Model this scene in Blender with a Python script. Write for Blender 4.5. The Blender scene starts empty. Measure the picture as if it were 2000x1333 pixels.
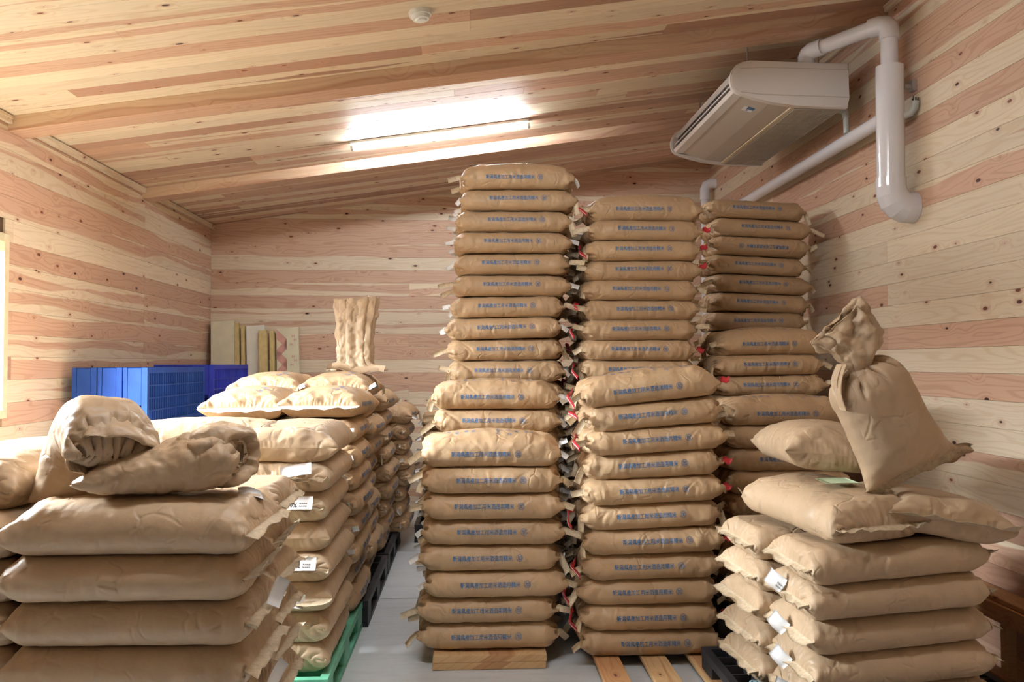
import bpy, bmesh, math, random, time
import numpy as np
from mathutils import Vector, Matrix, Euler
from mathutils.bvhtree import BVHTree
T0 = time.time()
R = math.radians
scene = bpy.context.scene
COL = scene.collection
rnd = random.Random(7)

# ------------------------------------------------------------------ camera, world, lights, exposure
cam = bpy.data.cameras.new('camera')
cam.sensor_width = 36.0
cam.lens = 36.0*1614.0/2000.0
cam.clip_start = .05
cam_o = bpy.data.objects.new('camera', cam)
COL.objects.link(cam_o)
cam_o.location = (0, 0, 1.44)
cam_o.rotation_euler = (R(90+1.544), 0, R(-2.943))
scene.camera = cam_o
scene.view_settings.view_transform = 'Standard'
scene.view_settings.look = 'None'
scene.view_settings.gamma = 1.0
scene.view_settings.use_curve_mapping = False
scene.view_settings.exposure = 0.22

world = bpy.data.worlds.new('overcast_sky')
scene.world = world
world.use_nodes = True
world.node_tree.nodes['Background'].inputs[0].default_value = (.86, .93, 1.0, 1)
world.node_tree.nodes['Background'].inputs[1].default_value = 1.6

def area(name, loc, rot, sx, sy, power, color):
    l = bpy.data.lights.new(name, 'AREA'); l.shape = 'RECTANGLE'; l.size = sx; l.size_y = sy
    l.energy = power; l.color = color
    o = bpy.data.objects.new(name, l); COL.objects.link(o); o.location = loc; o.rotation_euler = rot
    return o
# daylight outside the window in the left wall
area('window_daylight', (-3.15, 3.72, 2.55), (0, R(-52), 0), 1.1, 1.8, 2000, (.92, .97, 1.0))
TUBE_STRENGTH = 165.0

# ------------------------------------------------------------------ room numbers
XL, XR, YB, YF = -2.55, 2.45, 8.25, -3.2
ZL, SLOPE = 2.812, .146
def cz(x): return ZL+(x-XL)*SLOPE
ROW = .1268

# ------------------------------------------------------------------ helpers
def tag(o, label=None, cat=None, group=None, kind=None):
    if label: o['label'] = label
    if cat: o['category'] = cat
    if group: o['group'] = group
    if kind: o['kind'] = kind
    return o

def link(name, me, parent=None, loc=None, rot=None):
    o = bpy.data.objects.new(name, me); COL.objects.link(o)
    if parent is not None: o.parent = parent
    if loc is not None: o.location = loc
    if rot is not None: o.rotation_euler = rot
    return o

def empty(name, loc=(0, 0, 0), rot=(0, 0, 0)):
    return link(name, None, None, loc, rot)

def mesh_np(name, V, F, mat, smooth=True):
    V = np.asarray(V, dtype=np.float32).reshape(-1, 3); F = np.asarray(F, dtype=np.int32)
    n = F.shape[1]
    me = bpy.data.meshes.new(name)
    me.vertices.add(len(V)); me.vertices.foreach_set('co', V.ravel())
    me.loops.add(F.size); me.loops.foreach_set('vertex_index', F.ravel())
    me.polygons.add(len(F)); me.polygons.foreach_set('loop_start', np.arange(0, F.size, n, dtype=np.int32))
    me.update(calc_edges=True)
    me.polygons.foreach_set('use_smooth', np.full(len(F), smooth))
    if mat: me.materials.append(mat)
    me.validate()
    return me

class MB:
    """collects simple solids and links them as ONE mesh"""
    def __init__(s): s.bm = bmesh.new()
    def box(s, c, d, rot=None, bevel=0):
        r = bmesh.ops.create_cube(s.bm, size=1)
        vs = r['verts']
        M = Matrix.Translation(c) @ (rot.to_matrix().to_4x4() if rot else Matrix()) @ Matrix.Diagonal((d[0], d[1], d[2], 1))
        bmesh.ops.transform(s.bm, matrix=M, verts=vs)
        if bevel:
            es = {e for v in vs for e in v.link_edges}
            bmesh.ops.bevel(s.bm, geom=list(es), offset=bevel, segments=1, affect='EDGES')
        return s
    def lohi(s, a, b, bevel=0):
        return s.box([(a[i]+b[i])/2 for i in range(3)], [b[i]-a[i] for i in range(3)], None, bevel)
    def cyl(s, a, b, r, r2=None, n=20, caps=True):
        a, b = Vector(a), Vector(b); d = b-a
        q = Vector((0, 0, 1)).rotation_difference(d.normalized())
        M = Matrix.Translation((a+b)/2) @ q.to_matrix().to_4x4()
        bmesh.ops.create_cone(s.bm, cap_ends=caps, segments=n, radius1=r, radius2=r if r2 is None else r2, depth=d.length, matrix=M)
        return s
    def tube(s, pts, r, n=20, caps=True):
        """round tube through points, radius a number or a list"""
        pts = [Vector(p) for p in pts]
        rs = r if isinstance(r, (list, tuple)) else [r]*len(pts)
        rings = []; up = None
        for i, p in enumerate(pts):
            if i == 0: t = (pts[1]-p)
            elif i == len(pts)-1: t = p-pts[i-1]
            else: t = (pts[i+1]-p).normalized()+(p-pts[i-1]).normalized()
            t.normalize()
            if up is None: up = t.orthogonal().normalized()
            else:
                up = (up-t*up.dot(t)).normalized()
            bi = t.cross(up)
            rings.append([s.bm.verts.new(p+(up*math.cos(2*math.pi*k/n)+bi*math.sin(2*math.pi*k/n))*rs[i]) for k in range(n)])
        for a, b in zip(rings, rings[1:]):
            for k in range(n): s.bm.faces.new((a[k], a[(k+1) % n], b[(k+1) % n], b[k]))
        if caps:
            s.bm.faces.new(rings[0][::-1]); s.bm.faces.new(rings[-1])
        return s
    def prism(s, poly, axis, a, b):
        """polygon in the two other axes, extruded along axis ('x','y','z') from a to b"""
        def mk(p, t):
            return {'x': (t, p[0], p[1]), 'y': (p[0], t, p[1]), 'z': (p[0], p[1], t)}[axis]
        A = [s.bm.verts.new(mk(p, a)) for p in poly]; B = [s.bm.verts.new(mk(p, b)) for p in poly]
        n = len(poly)
        s.bm.faces.new(A); s.bm.faces.new(B[::-1])
        for k in range(n): s.bm.faces.new((A[k], B[k], B[(k+1) % n], A[(k+1) % n]))
        return s
    def build(s, name, mat, parent=None, loc=None, rot=None, smooth=False):
        bmesh.ops.recalc_face_normals(s.bm, faces=s.bm.faces)
        me = bpy.data.meshes.new(name); s.bm.to_mesh(me); s.bm.free()
        if mat: me.materials.append(mat)
        if smooth:
            me.polygons.foreach_set('use_smooth', [True]*len(me.polygons))
            try: me.set_sharp_from_angle(angle=R(35))
            except Exception: pass
        return link(name, me, parent, loc, rot)

# ------------------------------------------------------------------ materials
class NT:
    def __init__(s, name):
        s.m = bpy.data.materials.new(name); s.m.use_nodes = True
        s.t = s.m.node_tree; s.b = s.t.nodes['Principled BSDF']
    def n(s, typ, **kw):
        nd = s.t.nodes.new(typ)
        for k, v in kw.items():
            if k in ('ins',): continue
            setattr(nd, k, v)
        for k, v in kw.get('ins', {}).items():
            if hasattr(v, 'is_output') or isinstance(v, bpy.types.NodeSocket): s.t.links.new(v, nd.inputs[k])
            else: nd.inputs[k].default_value = v
        return nd
    def math(s, op, a, b=None, c=None, clamp=False):
        nd = s.t.nodes.new('ShaderNodeMath'); nd.operation = op; nd.use_clamp = clamp
        for i, v in enumerate((a, b, c)):
            if v is None: continue
            if isinstance(v, bpy.types.NodeSocket): s.t.links.new(v, nd.inputs[i])
            else: nd.inputs[i].default_value = v
        return nd.outputs[0]
    def mix(s, f, a, b, mode='MIX'):
        nd = s.t.nodes.new('ShaderNodeMix'); nd.data_type = 'RGBA'; nd.blend_type = mode
        for i, v in ((0, f), (6, a), (7, b)):
            if isinstance(v, bpy.types.NodeSocket): s.t.links.new(v, nd.inputs[i])
            else: nd.inputs[i].default_value = (tuple(v)+(1,) if i and len(v) == 3 else v)
        return nd.outputs[2]
    def smooth(s, x, lo, hi, a=0.0, b=1.0):
        nd = s.n('ShaderNodeMapRange', interpolation_type='SMOOTHSTEP', ins={0: x, 1: lo, 2: hi, 3: a, 4: b})
        return nd.outputs[0]
    def comb(s, x, y, z):
        nd = s.t.nodes.new('ShaderNodeCombineXYZ')
        for i, v in enumerate((x, y, z)):
            if isinstance(v, bpy.types.NodeSocket): s.t.links.new(v, nd.inputs[i])
            else: nd.inputs[i].default_value = v
        return nd.outputs[0]
    def noise(s, vec, scale=1.0, detail=2.0, rough=.5, dist=0.0):
        nd = s.n('ShaderNodeTexNoise', ins={'Scale': scale, 'Detail': detail, 'Roughness': rough, 'Distortion': dist})
        s.t.links.new(vec, nd.inputs['Vector']); return nd.outputs[0]
    def set(s, **kw):
        for k, v in kw.items():
            k = {'color': 'Base Color', 'rough': 'Roughness', 'metal': 'Metallic', 'normal': 'Normal', 'spec': 'Specular IOR Level', 'ecol': 'Emission Color', 'estr': 'Emission Strength', 'alpha': 'Alpha'}[k]
            if isinstance(v, bpy.types.NodeSocket): s.t.links.new(v, s.b.inputs[k])
            else:
                if k in ('Base Color', 'Emission Color') and len(v) == 3: v = tuple(v)+(1,)
                s.b.inputs[k].default_value = v
        return s

def simple(name, col, rough=.5, spec=.5, var=.06, scale=18, metal=0):
    t = NT(name)
    tc = t.n('ShaderNodeTexCoord').outputs['Object']
    nz = t.noise(tc, scale, 3)
    f = t.smooth(nz, .3, .7)
    t.set(color=t.mix(f, tuple(c*(1-var) for c in col), tuple(min(1, c*(1+var)) for c in col)), rough=rough, spec=spec, metal=metal)
    return t.m

def wood_mat(name, sap, heart, dark, grain=1.0, rough=.55, knots=True):
    """planed cedar boards: local x runs along the board, local z across; object colour R = share of heartwood"""
    t = NT(name)
    oi = t.n('ShaderNodeObjectInfo')
    rn = oi.outputs['Random']
    sepc = t.n('ShaderNodeSeparateColor'); t.t.links.new(oi.outputs['Color'], sepc.inputs[0])
    hz = sepc.outputs[0]; pale = sepc.outputs[1]
    tc = t.n('ShaderNodeTexCoord').outputs['Object']
    sp = t.n('ShaderNodeSeparateXYZ'); t.t.links.new(tc, sp.inputs[0])
    off = t.math('MULTIPLY', rn, 91.0)
    u = t.math('ADD', sp.outputs[0], off)
    v0 = t.math('ADD', sp.outputs[2], t.math('MULTIPLY', sp.outputs[1], .6))
    # knots
    kn = t.comb(t.math('MULTIPLY', u, 4.2), t.math('MULTIPLY', t.math('ADD', v0, off), 9.0), 0.0)
    vo = t.n('ShaderNodeTexVoronoi', voronoi_dimensions='2D', feature='F1', ins={'Scale': 1.0, 'Randomness': 1.0})
    t.t.links.new(kn, vo.inputs['Vector'])
    vo2 = t.n('ShaderNodeTexVoronoi', voronoi_dimensions='2D', feature='F1', ins={'Scale': 1.0, 'Randomness': 1.0})
    t.t.links.new(kn, vo2.inputs['Vector'])
    sc = t.n('ShaderNodeSeparateColor'); t.t.links.new(vo2.outputs['Color'], sc.inputs[0])
    size = t.math('MULTIPLY', t.smooth(sc.outputs[0], .50, 1.0), .080)   # knot radius in voronoi units
    near = t.smooth(vo.outputs['Distance'], .02, .40, 1.0, 0.0)
    present = t.smooth(sc.outputs[0], .50, .56)
    pull = t.math('MULTIPLY', near, present)
    # heart / sap border wandering along the board
    w1 = t.math('SUBTRACT', t.noise(t.comb(t.math('MULTIPLY', u, .75), off, 0.0), 1.0, 2.0), .5)
    w2 = t.math('SUBTRACT', t.noise(t.comb(t.math('MULTIPLY', u, .9), off, 7.7), 1.0, 2.0), .5)
    w3 = t.math('SUBTRACT', t.noise(t.comb(t.math('MULTIPLY', u, 5.0), t.math('MULTIPLY', v0, 12.0), off), 1.0, 2.0), .5)
    ctr = t.math('MULTIPLY_ADD', w1, .16, t.math('MULTIPLY', t.math('SUBTRACT', rn, .5), .05))
    vv = t.math('ADD', v0, ctr)
    hw = t.math('ADD', t.math('MULTIPLY_ADD', hz, .17, -.055), t.math('MULTIPLY', w2, .10))
    ed = t.math('SUBTRACT', t.math('ABSOLUTE', vv), t.math('ADD', hw, t.math('MULTIPLY', w3, .012)))
    hm = t.smooth(ed, -.004, .004, 1.0, 0.0)
    # growth rings, flat-sawn: distorted bands along the board
    ru = t.noise(t.comb(t.math('MULTIPLY', u, .8), t.math('MULTIPLY', vv, 5.0), off), 1.0, 2.0, .5)
    rr = t.math('MULTIPLY_ADD', ru, 16.0*grain, t.math('MULTIPLY', t.math('ABSOLUTE', vv), 46.0))
    rr = t.math('MULTIPLY_ADD', pull, 2.2, rr)
    ring = t.math('SINE', t.math('MULTIPLY', rr, 4.2))
    ringm = t.smooth(ring, .25, 1.0)
    fine = t.noise(t.comb(t.math('MULTIPLY', u, 6.0), t.math('MULTIPLY', v0, 260.0), off), 1.0, 2.0, .6)
    tone = t.math('SUBTRACT', t.noise(t.comb(t.math('MULTIPLY', u, .5), off, 3.0), 1.0, 1.0), .5)
    sap2 = tuple(c*k for c, k in zip(sap, (.88, .80, .70)))
    he2 = tuple(c*k for c, k in zip(heart, (.80, .68, .62)))
    csap = t.mix(t.math('MULTIPLY', ringm, .55), sap, sap2)
    che = t.mix(t.math('MULTIPLY', ringm, .60), heart, he2)
    dk = t.smooth(t.math('ADD', tone, t.math('MULTIPLY', pale, 1.0)), .25, .7)
    che = t.mix(t.math('MULTIPLY', dk, .75), che, dark)
    col = t.mix(hm, csap, che)
    col = t.mix(t.math('MULTIPLY', t.smooth(fine, .35, .75), .16), col, tuple(c*.6 for c in heart))
    # halo and knot core
    halo = t.smooth(vo.outputs['Distance'], t.math('ADD', size, .0), t.math('ADD', size, .16), 1.0, 0.0)
    if knots:
        col = t.mix(t.math('MULTIPLY', t.math('MULTIPLY', halo, present), .42), col, tuple(c*k for c, k in zip(heart, (.78, .6, .5))))
        core = t.math('MULTIPLY', t.smooth(t.math('SUBTRACT', vo.outputs['Distance'], size), -.012, .01, 1.0, 0.0), present)
        kc = t.mix(t.smooth(sc.outputs[1], .3, .7), (.20, .065, .035), (.055, .022, .016))
        col = t.mix(core, col, kc)
    br = t.math('MULTIPLY_ADD', t.math('SUBTRACT', rn, .5), .14, 1.0)
    hsv = t.n('ShaderNodeHueSaturation', ins={'Value': br}); t.t.links.new(col, hsv.inputs['Color'])
    t.set(color=hsv.outputs[0], rough=rough, spec=.35)
    bump = t.n('ShaderNodeBump', ins={'Strength': .12, 'Distance': .002}); t.t.links.new(t.math('MULTIPLY_ADD', fine, .6, ringm), bump.inputs['Height'])
    t.set(normal=bump.outputs[0])
    return t.m

def kraft_mat(name, col, rough=.46):
    t = NT(name)
    oi = t.n('ShaderNodeObjectInfo'); rn = oi.outputs['Random']
    tc = t.n('ShaderNodeTexCoord').outputs['Object']
    mp = t.n('ShaderNodeVectorMath', operation='ADD', ins={0: tc}); t.t.links.new(t.comb(t.math('MULTIPLY', rn, 31.0), 0.0, 0.0), mp.inputs[1])
    p = mp.outputs[0]
    a = t.noise(p, 5.0, 4.0, .6)
    fib = t.noise(p, 180.0, 2.0, .5)
    c = t.mix(t.smooth(a, .3, .75), tuple(x*.93 for x in col), tuple(min(1, x*1.06) for x in col))
    c = t.mix(t.math('MULTIPLY', t.smooth(fib, .4, .8), .12), c, tuple(x*.7 for x in col))
    hs = t.n('ShaderNodeHueSaturation', ins={'Value': t.math('MULTIPLY_ADD', t.math('SUBTRACT', rn, .5), .10, 1.0)}); t.t.links.new(c, hs.inputs['Color'])
    # crumple: folds of two sizes
    warp = t.n('ShaderNodeTexNoise', ins={'Scale': 7.0, 'Detail': 2.0}); t.t.links.new(p, warp.inputs['Vector'])
    wv = t.n('ShaderNodeVectorMath', operation='MULTIPLY_ADD'); t.t.links.new(warp.outputs['Color'], wv.inputs[0]); wv.inputs[1].default_value = (.10, .10, .10); t.t.links.new(p, wv.inputs[2])
    v1 = t.n('ShaderNodeTexVoronoi', feature='DISTANCE_TO_EDGE', ins={'Scale': 11.0}); t.t.links.new(wv.outputs[0], v1.inputs['Vector'])
    v2 = t.n('ShaderNodeTexVoronoi', feature='F1', ins={'Scale': 30.0}); t.t.links.new(wv.outputs[0], v2.inputs['Vector'])
    cr = t.smooth(v1.outputs['Distance'], 0.0, .10)
    ms = t.smooth(t.noise(p, 11.0, 1.0), .50, .62)
    h = t.math('MULTIPLY', t.math('MULTIPLY', cr, ms), .6)
    h = t.math('MULTIPLY_ADD', t.noise(p, 34.0, 3.0, .6), .45, h)
    h = t.math('MULTIPLY_ADD', v2.outputs['Distance'], .25, h)
    bp = t.n('ShaderNodeBump', ins={'Strength': .8, 'Distance': .004}); t.t.links.new(h, bp.inputs['Height'])
    t.set(color=hs.outputs[0], rough=rough, spec=.38, normal=bp.outputs[0])
    return t.m

M = {}
SAP, HEART, DARK = (.78, .665, .50), (.65, .43, .305), (.33, .175, .12)
M['cedar'] = wood_mat('cedar_boards', SAP, HEART, DARK)
M['cedar_beam'] = wood_mat('cedar_beam', (.70, .52, .37), (.60, .39, .27), DARK, grain=.6, knots=False)
M['backing'] = simple('dark_backing', (.10, .055, .03), .9)
M['plain_wood'] = wood_mat('pale_timber', (.66, .44, .23), (.52, .29, .14), (.30, .15, .08), grain=.8)
M['kraft'] = kraft_mat('kraft_paper', (.505, .345, .20))
M['kraft_plain'] = kraft_mat('kraft_paper_plain', (.485, .355, .23), .44)
M['tie'] = simple('crepe_tie_paper', (.66, .55, .38), .7, .3, .1, 60)
M['tie_white'] = simple('white_tie_paper', (.82, .82, .80), .6, .3, .04, 60)
M['tie_red'] = simple('red_cord', (.50, .025, .035), .45, .5, .1, 60)
M['cord_white'] = simple('white_cord_line', (.8, .72, .7), .5)
M['seam'] = simple('crepe_seam_tape', (.52, .42, .29), .7, .3, .12, 70)
M['ink'] = simple('blue_ink', (.085, .18, .33), .6, .2, .15, 90)
M['ink_pale'] = simple('pale_blue_ink', (.13, .22, .40), .6, .2, .2, 90)
M['paper'] = simple('white_slip_paper', (.80, .80, .80), .6, .3, .02)
M['paper_green'] = simple('pale_green_paper', (.52, .66, .44), .6, .3, .05)
M['paper_yellow'] = simple('yellow_paper', (.75, .60, .12), .6, .3, .05)
M['blacktext'] = simple('black_print', (.03, .03, .035), .6)
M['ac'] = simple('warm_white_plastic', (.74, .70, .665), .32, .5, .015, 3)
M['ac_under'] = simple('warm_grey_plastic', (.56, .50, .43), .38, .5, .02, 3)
M['grille'] = simple('grille_plastic', (.42, .38, .29), .5, .4, .03)
M['black'] = simple('black_plastic', (.018, .018, .02), .4)
M['grey_metal'] = simple('grey_metal', (.45, .46, .47), .3, .5, .05, 20, .8)
M['pvc'] = simple('white_vinyl_pipe', (.78, .78, .82), .16, .5, .01, 3)
M['pvc_grey'] = simple('grey_vinyl_pipe', (.47, .49, .47), .3, .5, .03)
M['lampwhite'] = simple('white_enamel', (.8, .8, .78), .4)
M['smokeplastic'] = simple('pale_plastic', (.86, .88, .85), .4)
M['blue'] = simple('blue_plastic', (.018, .068, .32), .55, .2, .12, 6)
M['blue_violet'] = simple('violet_blue_plastic', (.04, .06, .50), .55, .2, .12, 6)
M['green'] = simple('green_plastic', (.13, .42, .27), .5, .4, .14, 9)
M['darkplastic'] = simple('dark_grey_plastic', (.022, .023, .027), .5, .4, .3, 9)
M['foam_cream'] = simple('cream_foam', (.72, .66, .47), .8, .2, .04, 9)
M['foam_white'] = simple('white_foam', (.76, .74, .64), .8, .2, .03, 9)
M['foam_edge'] = simple('yellow_foam_edge', (.60, .47, .22), .9, .2, .08, 20)
M['pink'] = simple('pink_print', (.62, .34, .28), .8)
M['cyan_logo'] = simple('pale_blue_disc', (.35, .60, .75), .5)
M['frame'] = simple('cream_window_frame', (.72, .64, .44), .5)

def floor_mat():
    t = NT('grey_floor')
    tc = t.n('ShaderNodeTexCoord').outputs['Object']
    a = t.noise(tc, 1.3, 4, .6); b = t.noise(tc, 24.0, 3, .6)
    mpd = t.n('ShaderNodeMapping', ins={'Scale': (3.0, 26.0, 1.0)}); t.t.links.new(tc, mpd.inputs[0])
    s = t.noise(mpd.outputs[0], 1.0, 3, .6)
    c = t.mix(t.smooth(a, .3, .7), (.58, .61, .64), (.66, .69, .71))
    c = t.mix(t.math('MULTIPLY', t.smooth(s, .45, .75), .30), c, (.38, .40, .42))
    c = t.mix(t.math('MULTIPLY', t.smooth(b, .5, .75), .15), c, (.36, .37, .38))
    t.set(color=c, rough=.42, spec=.4)
    return t.m
M['floor'] = floor_mat()

def emit(name, col, strength):
    t = NT(name); t.set(color=(.9, .9, .9), ecol=col, estr=strength); return t.m
M['tube'] = emit('fluorescent_tube', (.91, .96, 1.0), TUBE_STRENGTH)
def glass():
    t = NT('window_glass')
    tr = t.n('ShaderNodeBsdfTransparent'); gl = t.n('ShaderNodeBsdfGlossy', ins={'Roughness': .03})
    mx = t.n('ShaderNodeMixShader', ins={0: .08}); t.t.links.new(tr.outputs[0], mx.inputs[1]); t.t.links.new(gl.outputs[0], mx.inputs[2])
    t.t.links.new(mx.outputs[0], t.t.nodes['Material Output'].inputs[0]); return t.m
M['glass'] = glass()
# ------------------------------------------------------------------ room
def struct(o, label=None):
    o['kind'] = 'structure'
    if label: o['label'] = label
    return o

floor = struct(MB().lohi((XL-.1, YF, -.08), (XR+.1, YB+.1, 0)).build('floor', M['floor']), 'pale blue grey concrete floor')
# seams of the floor sheet
for y in (5.12, 6.4, 7.3):
    MB().lohi((XL, y, .0002), (XR, y+.006, .0016)).build('floor_seam', M['grey_metal'], floor)

BT = .012
def board(parent, origin, ux, uz, length, width, tone, dark=0.0, mat=None, name='plank'):
    """one tongue-and-groove board: ux along, uz across, thickness between"""
    ux = Vector(ux).normalized(); uz = Vector(uz).normalized(); uy = uz.cross(ux)
    g = .0011
    m = MB()
    h = BT*rnd.uniform(.92, 1.0)
    m.box((0, 0, 0), (length-.0012, h, width-g))
    # small chamfer on the room-side long edges
    bmesh.ops.bevel(m.bm, geom=[e for e in m.bm.edges if abs((e.verts[0].co-e.verts[1].co).x) > length*.5], offset=.0011, segments=1, affect='EDGES')
    me_o = m.build(name, mat or M['cedar'], parent)
    rotm = Matrix((ux, uy, uz)).transposed()
    me_o.matrix_local = Matrix.Translation(origin) @ rotm.to_4x4()
    me_o.color = (tone, dark, 0, 1)
    return me_o

def wall_run(parent, axis, fixed, a, b, z0, ztop_fn, joints, tones, nrm, holes=()):
    """rows of boards on a wall. axis 'y' for side walls, 'x' for the end walls"""
    k0 = int(math.floor((0-z0)/ROW))
    k = k0
    while True:
        zb = z0+k*ROW; zt = zb+ROW
        if zb > max(ztop_fn(a), ztop_fn(b)): break
        if zt < .02: k += 1; continue
        js = joints(k)
        cuts = [a]+[j for j in js if a+.3 < j < b-.3]+[b]
        zc = (zb+zt)/2
        for s0, s1 in zip(cuts, cuts[1:]):
            segs = [(s0, s1)]
            for (h0, h1, hz0, hz1) in holes:
                if zt > hz0+.01 and zb < hz1-.01:
                    ns = []
                    for (p, q) in segs:
                        if q <= h0 or p >= h1: ns.append((p, q)); continue
                        if p < h0: ns.append((p, h0))
                        if q > h1: ns.append((h1, q))
                    segs = ns
            for (p, q) in segs:
                if q-p < .05: continue
                lo, hi = max(zb, 0.0), zt
                if axis == 'y':
                    hi = min(hi, ztop_fn(p)-.001)
                    if hi-lo < .012: continue
                    tn = tones(k, (p+q)/2)
                    if nrm > 0: board(parent, (fixed+BT/2, (p+q)/2, (lo+hi)/2), (0, 1, 0), (0, 0, 1), q-p, hi-lo, tn[0], tn[1])
                    else: board(parent, (fixed-BT/2, (p+q)/2, (lo+hi)/2), (0, -1, 0), (0, 0, 1), q-p, hi-lo, tn[0], tn[1])
                else:
                    # shed roof: the upper rows start further to the right
                    zl = ztop_fn(p)
                    x0 = p
                    if lo >= zl: x0 = p+(lo-zl)/SLOPE+.02
                    if x0 > q-.1: continue
                    tn = tones(k, (x0+q)/2)
                    board(parent, ((x0+q)/2, fixed-BT/2*nrm, (lo+hi)/2), (1, 0, 0), (0, 0, 1), q-x0, hi-lo, tn[0], tn[1])
        k += 1

def tone_from(lst, base, default_rng):
    def f(k, s):
        r2 = random.Random(k*977+int(s*31))
        i = k-base
        t = lst[i] if 0 <= i < len(lst) else default_rng.choice([.15, .3, .5, .8])
        d = 0.0
        if isinstance(t, tuple): t, d = t
        return (max(0, min(1, t+r2.uniform(-.1, .1))), d)
    return f

P0 = 1.475
# left wall with the window
wl = struct(empty('wall_left'), 'left wall of knotty cedar boards'); wl.location = (0, 0, 0)
WIN = (2.95, 4.64, 1.17, 2.12)
bk = MB(); bk.lohi((XL-.10, YF, 0), (XL-.0005, WIN[0], ZL)); bk.lohi((XL-.10, WIN[1], 0), (XL-.0005, YB, ZL))
bk.lohi((XL-.10, WIN[0], 0), (XL-.0005, WIN[1], WIN[2])); bk.lohi((XL-.10, WIN[0], WIN[3]), (XL-.0005, WIN[1], ZL))
bk.build('wall_core', M['backing'], wl)
LT = [.3, .3, .5, .5, .7, .6, .55, .25, (.85, .1), .5, (.75, .35), .5, .75, .6, .55, .9, .3, .55, (.95, .1), .35, .6, (.8, 0)]
wall_run(wl, 'y', XL, YF, YB, P0, lambda s: ZL, lambda k: ([1.1, 4.72] if k % 2 else [2.9, 6.58]) if k % 3 else [2.9, 6.58],
         tone_from(LT, -11, rnd), +1, holes=[WIN])
# back wall
wb = struct(empty('wall_back'), 'back wall of horizontal cedar boards')
MB().prism([(XL-.1, 0), (XR+.1, 0), (XR+.1, cz(XR+.1)+.05), (XL-.1, cz(XL-.1)+.05)], 'y', YB+.0005, YB+.1).build('wall_core', M['backing'], wb)
BTN = [.4, .5, .5, .6, .5, .4, .5, .3, .5, .6, .9, .25, (.9, .1), (.95, .15), .4, .3, (.9, .3), .45, .95, .15, .75, .9, (.95, .1), .5, .6, (.8, .2), .8, .5]
wall_run(wb, 'x', YB, XL+BT, XR-BT, P0, lambda s: cz(s), lambda k: [-.6] if k % 4 == 1 else ([1.05] if k % 2 else []),
         tone_from(BTN, -12, rnd), +1)
# right wall
wr = struct(empty('wall_right'), 'right wall of pale cedar boards with dark knots')
MB().lohi((XR+.0005, YF, 0), (XR+.1, YB, cz(XR)+.06)).build('wall_core', M['backing'], wr)
RT = [.5, .9, .5, .9, (.95, .35), .15, (.95, .3), .0, .0, .8, .0, .10, .9, .0,
      .9, .0, .10, .05, .22, .05, .12, .75, .55, .15, .9, .25, .8, .3, .9, .5, .85]
# rows counted from the board whose lower edge is at 1.519
RT2 = {-12: (.95, .5), -11: (.95, .5), -10: (.9, .5), -9: (.95, .5), -8: (.9, .3), -7: (.95, .35), -6: .15, -5: .55, -4: .0, -3: .0, -2: .9, -1: .0,  # lowest rows browned: shade behind the rack put into the board colour
       0: .97, 1: .05, 2: .0, 3: .05, 4: .0, 5: .08, 6: .6, 7: .4, 8: .10, 9: .75, 10: .12, 11: .8, 12: .55, 13: .9, 14: .3, 15: .85, 16: .4}
def rtone(k, s):
    r2 = random.Random(k*91+int(s*7))
    t = RT2.get(k, .5 if k > 0 else (.97, .5)); d = 0.0  # unlisted lower rows get the same painted shade
    if isinstance(t, tuple): t, d = t
    if s > 5.2 and r2.random() < .55 and k > 1: t = r2.choice([.2, .5, .8])
    return (max(0, min(1, t+r2.uniform(-.06, .06))), d)
wall_run(wr, 'y', XR, YF, YB, 1.519, lambda s: cz(XR), lambda k: [1.1, 4.70] if k % 2 == 0 else [2.9, 6.5], rtone, -1)
# unseen wall behind the camera, coloured dark to cut light bounced onto the sacks
wf = struct(empty('wall_front'), 'near wall of cedar boards')
MB().prism([(XL-.1, 0), (XR+.1, 0), (XR+.1, cz(XR+.1)+.05), (XL-.1, cz(XL-.1)+.05)], 'y', YF-.1, YF).build('wall_core', simple('bounce_cut_brown', (.20, .14, .09), .8), wf)

# ceiling: boards run up the slope
ce = struct(empty('ceiling'), 'sloping ceiling of narrow cedar boards')
n0 = Vector((-SLOPE, 0, 1)).normalized()
MB().prism([(XL-.1, cz(XL-.1)), (XR+.1, cz(XR+.1)), (XR+.1, cz(XR+.1)+.12), (XL-.1, cz(XL-.1)+.12)], 'y', YF-.1, YB+.1).build('ceiling_core', M['backing'], ce)
ang = math.atan(SLOPE); ca = math.cos(ang)
y = YF; k = 0
rc = random.Random(21)
CR = .1268
ctones = {}
while y < YB-.01:
    w = min(CR, YB-y)
    if y < 1.6: w = min(1.2, 1.6-y) if 1.6-y > .01 else CR
    cuts = [XL+.005]
    if y >= 1.6:
        st = rc.choice([-1.6, -.9, -.1, .35, 1.1, 1.7, -2.1, .0]); cuts.append(st)
        if st < 0 and rc.random() < .4: cuts.append(st+rc.uniform(1.7, 2.1))
    cuts.append(XR-.005)
    for a, b in zip(cuts, cuts[1:]):
        xm = (a+b)/2
        o = (xm+n0.x*-(BT/2+.0005), y+w/2, cz(xm)-(BT/2+.0005)*n0.z)
        tn = rc.choice([.12, .35, .5, .7, .85, .95, .99]); dk = rc.choice([0, 0, 0, .2, .4, .65])
        if y < 4.0: tn *= .7; dk *= .3
        board(ce, o, (ca, 0, math.sin(ang)), (0, 1, 0), (b-a)/ca, w, tn, dk)
    y += w; k += 1

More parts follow.
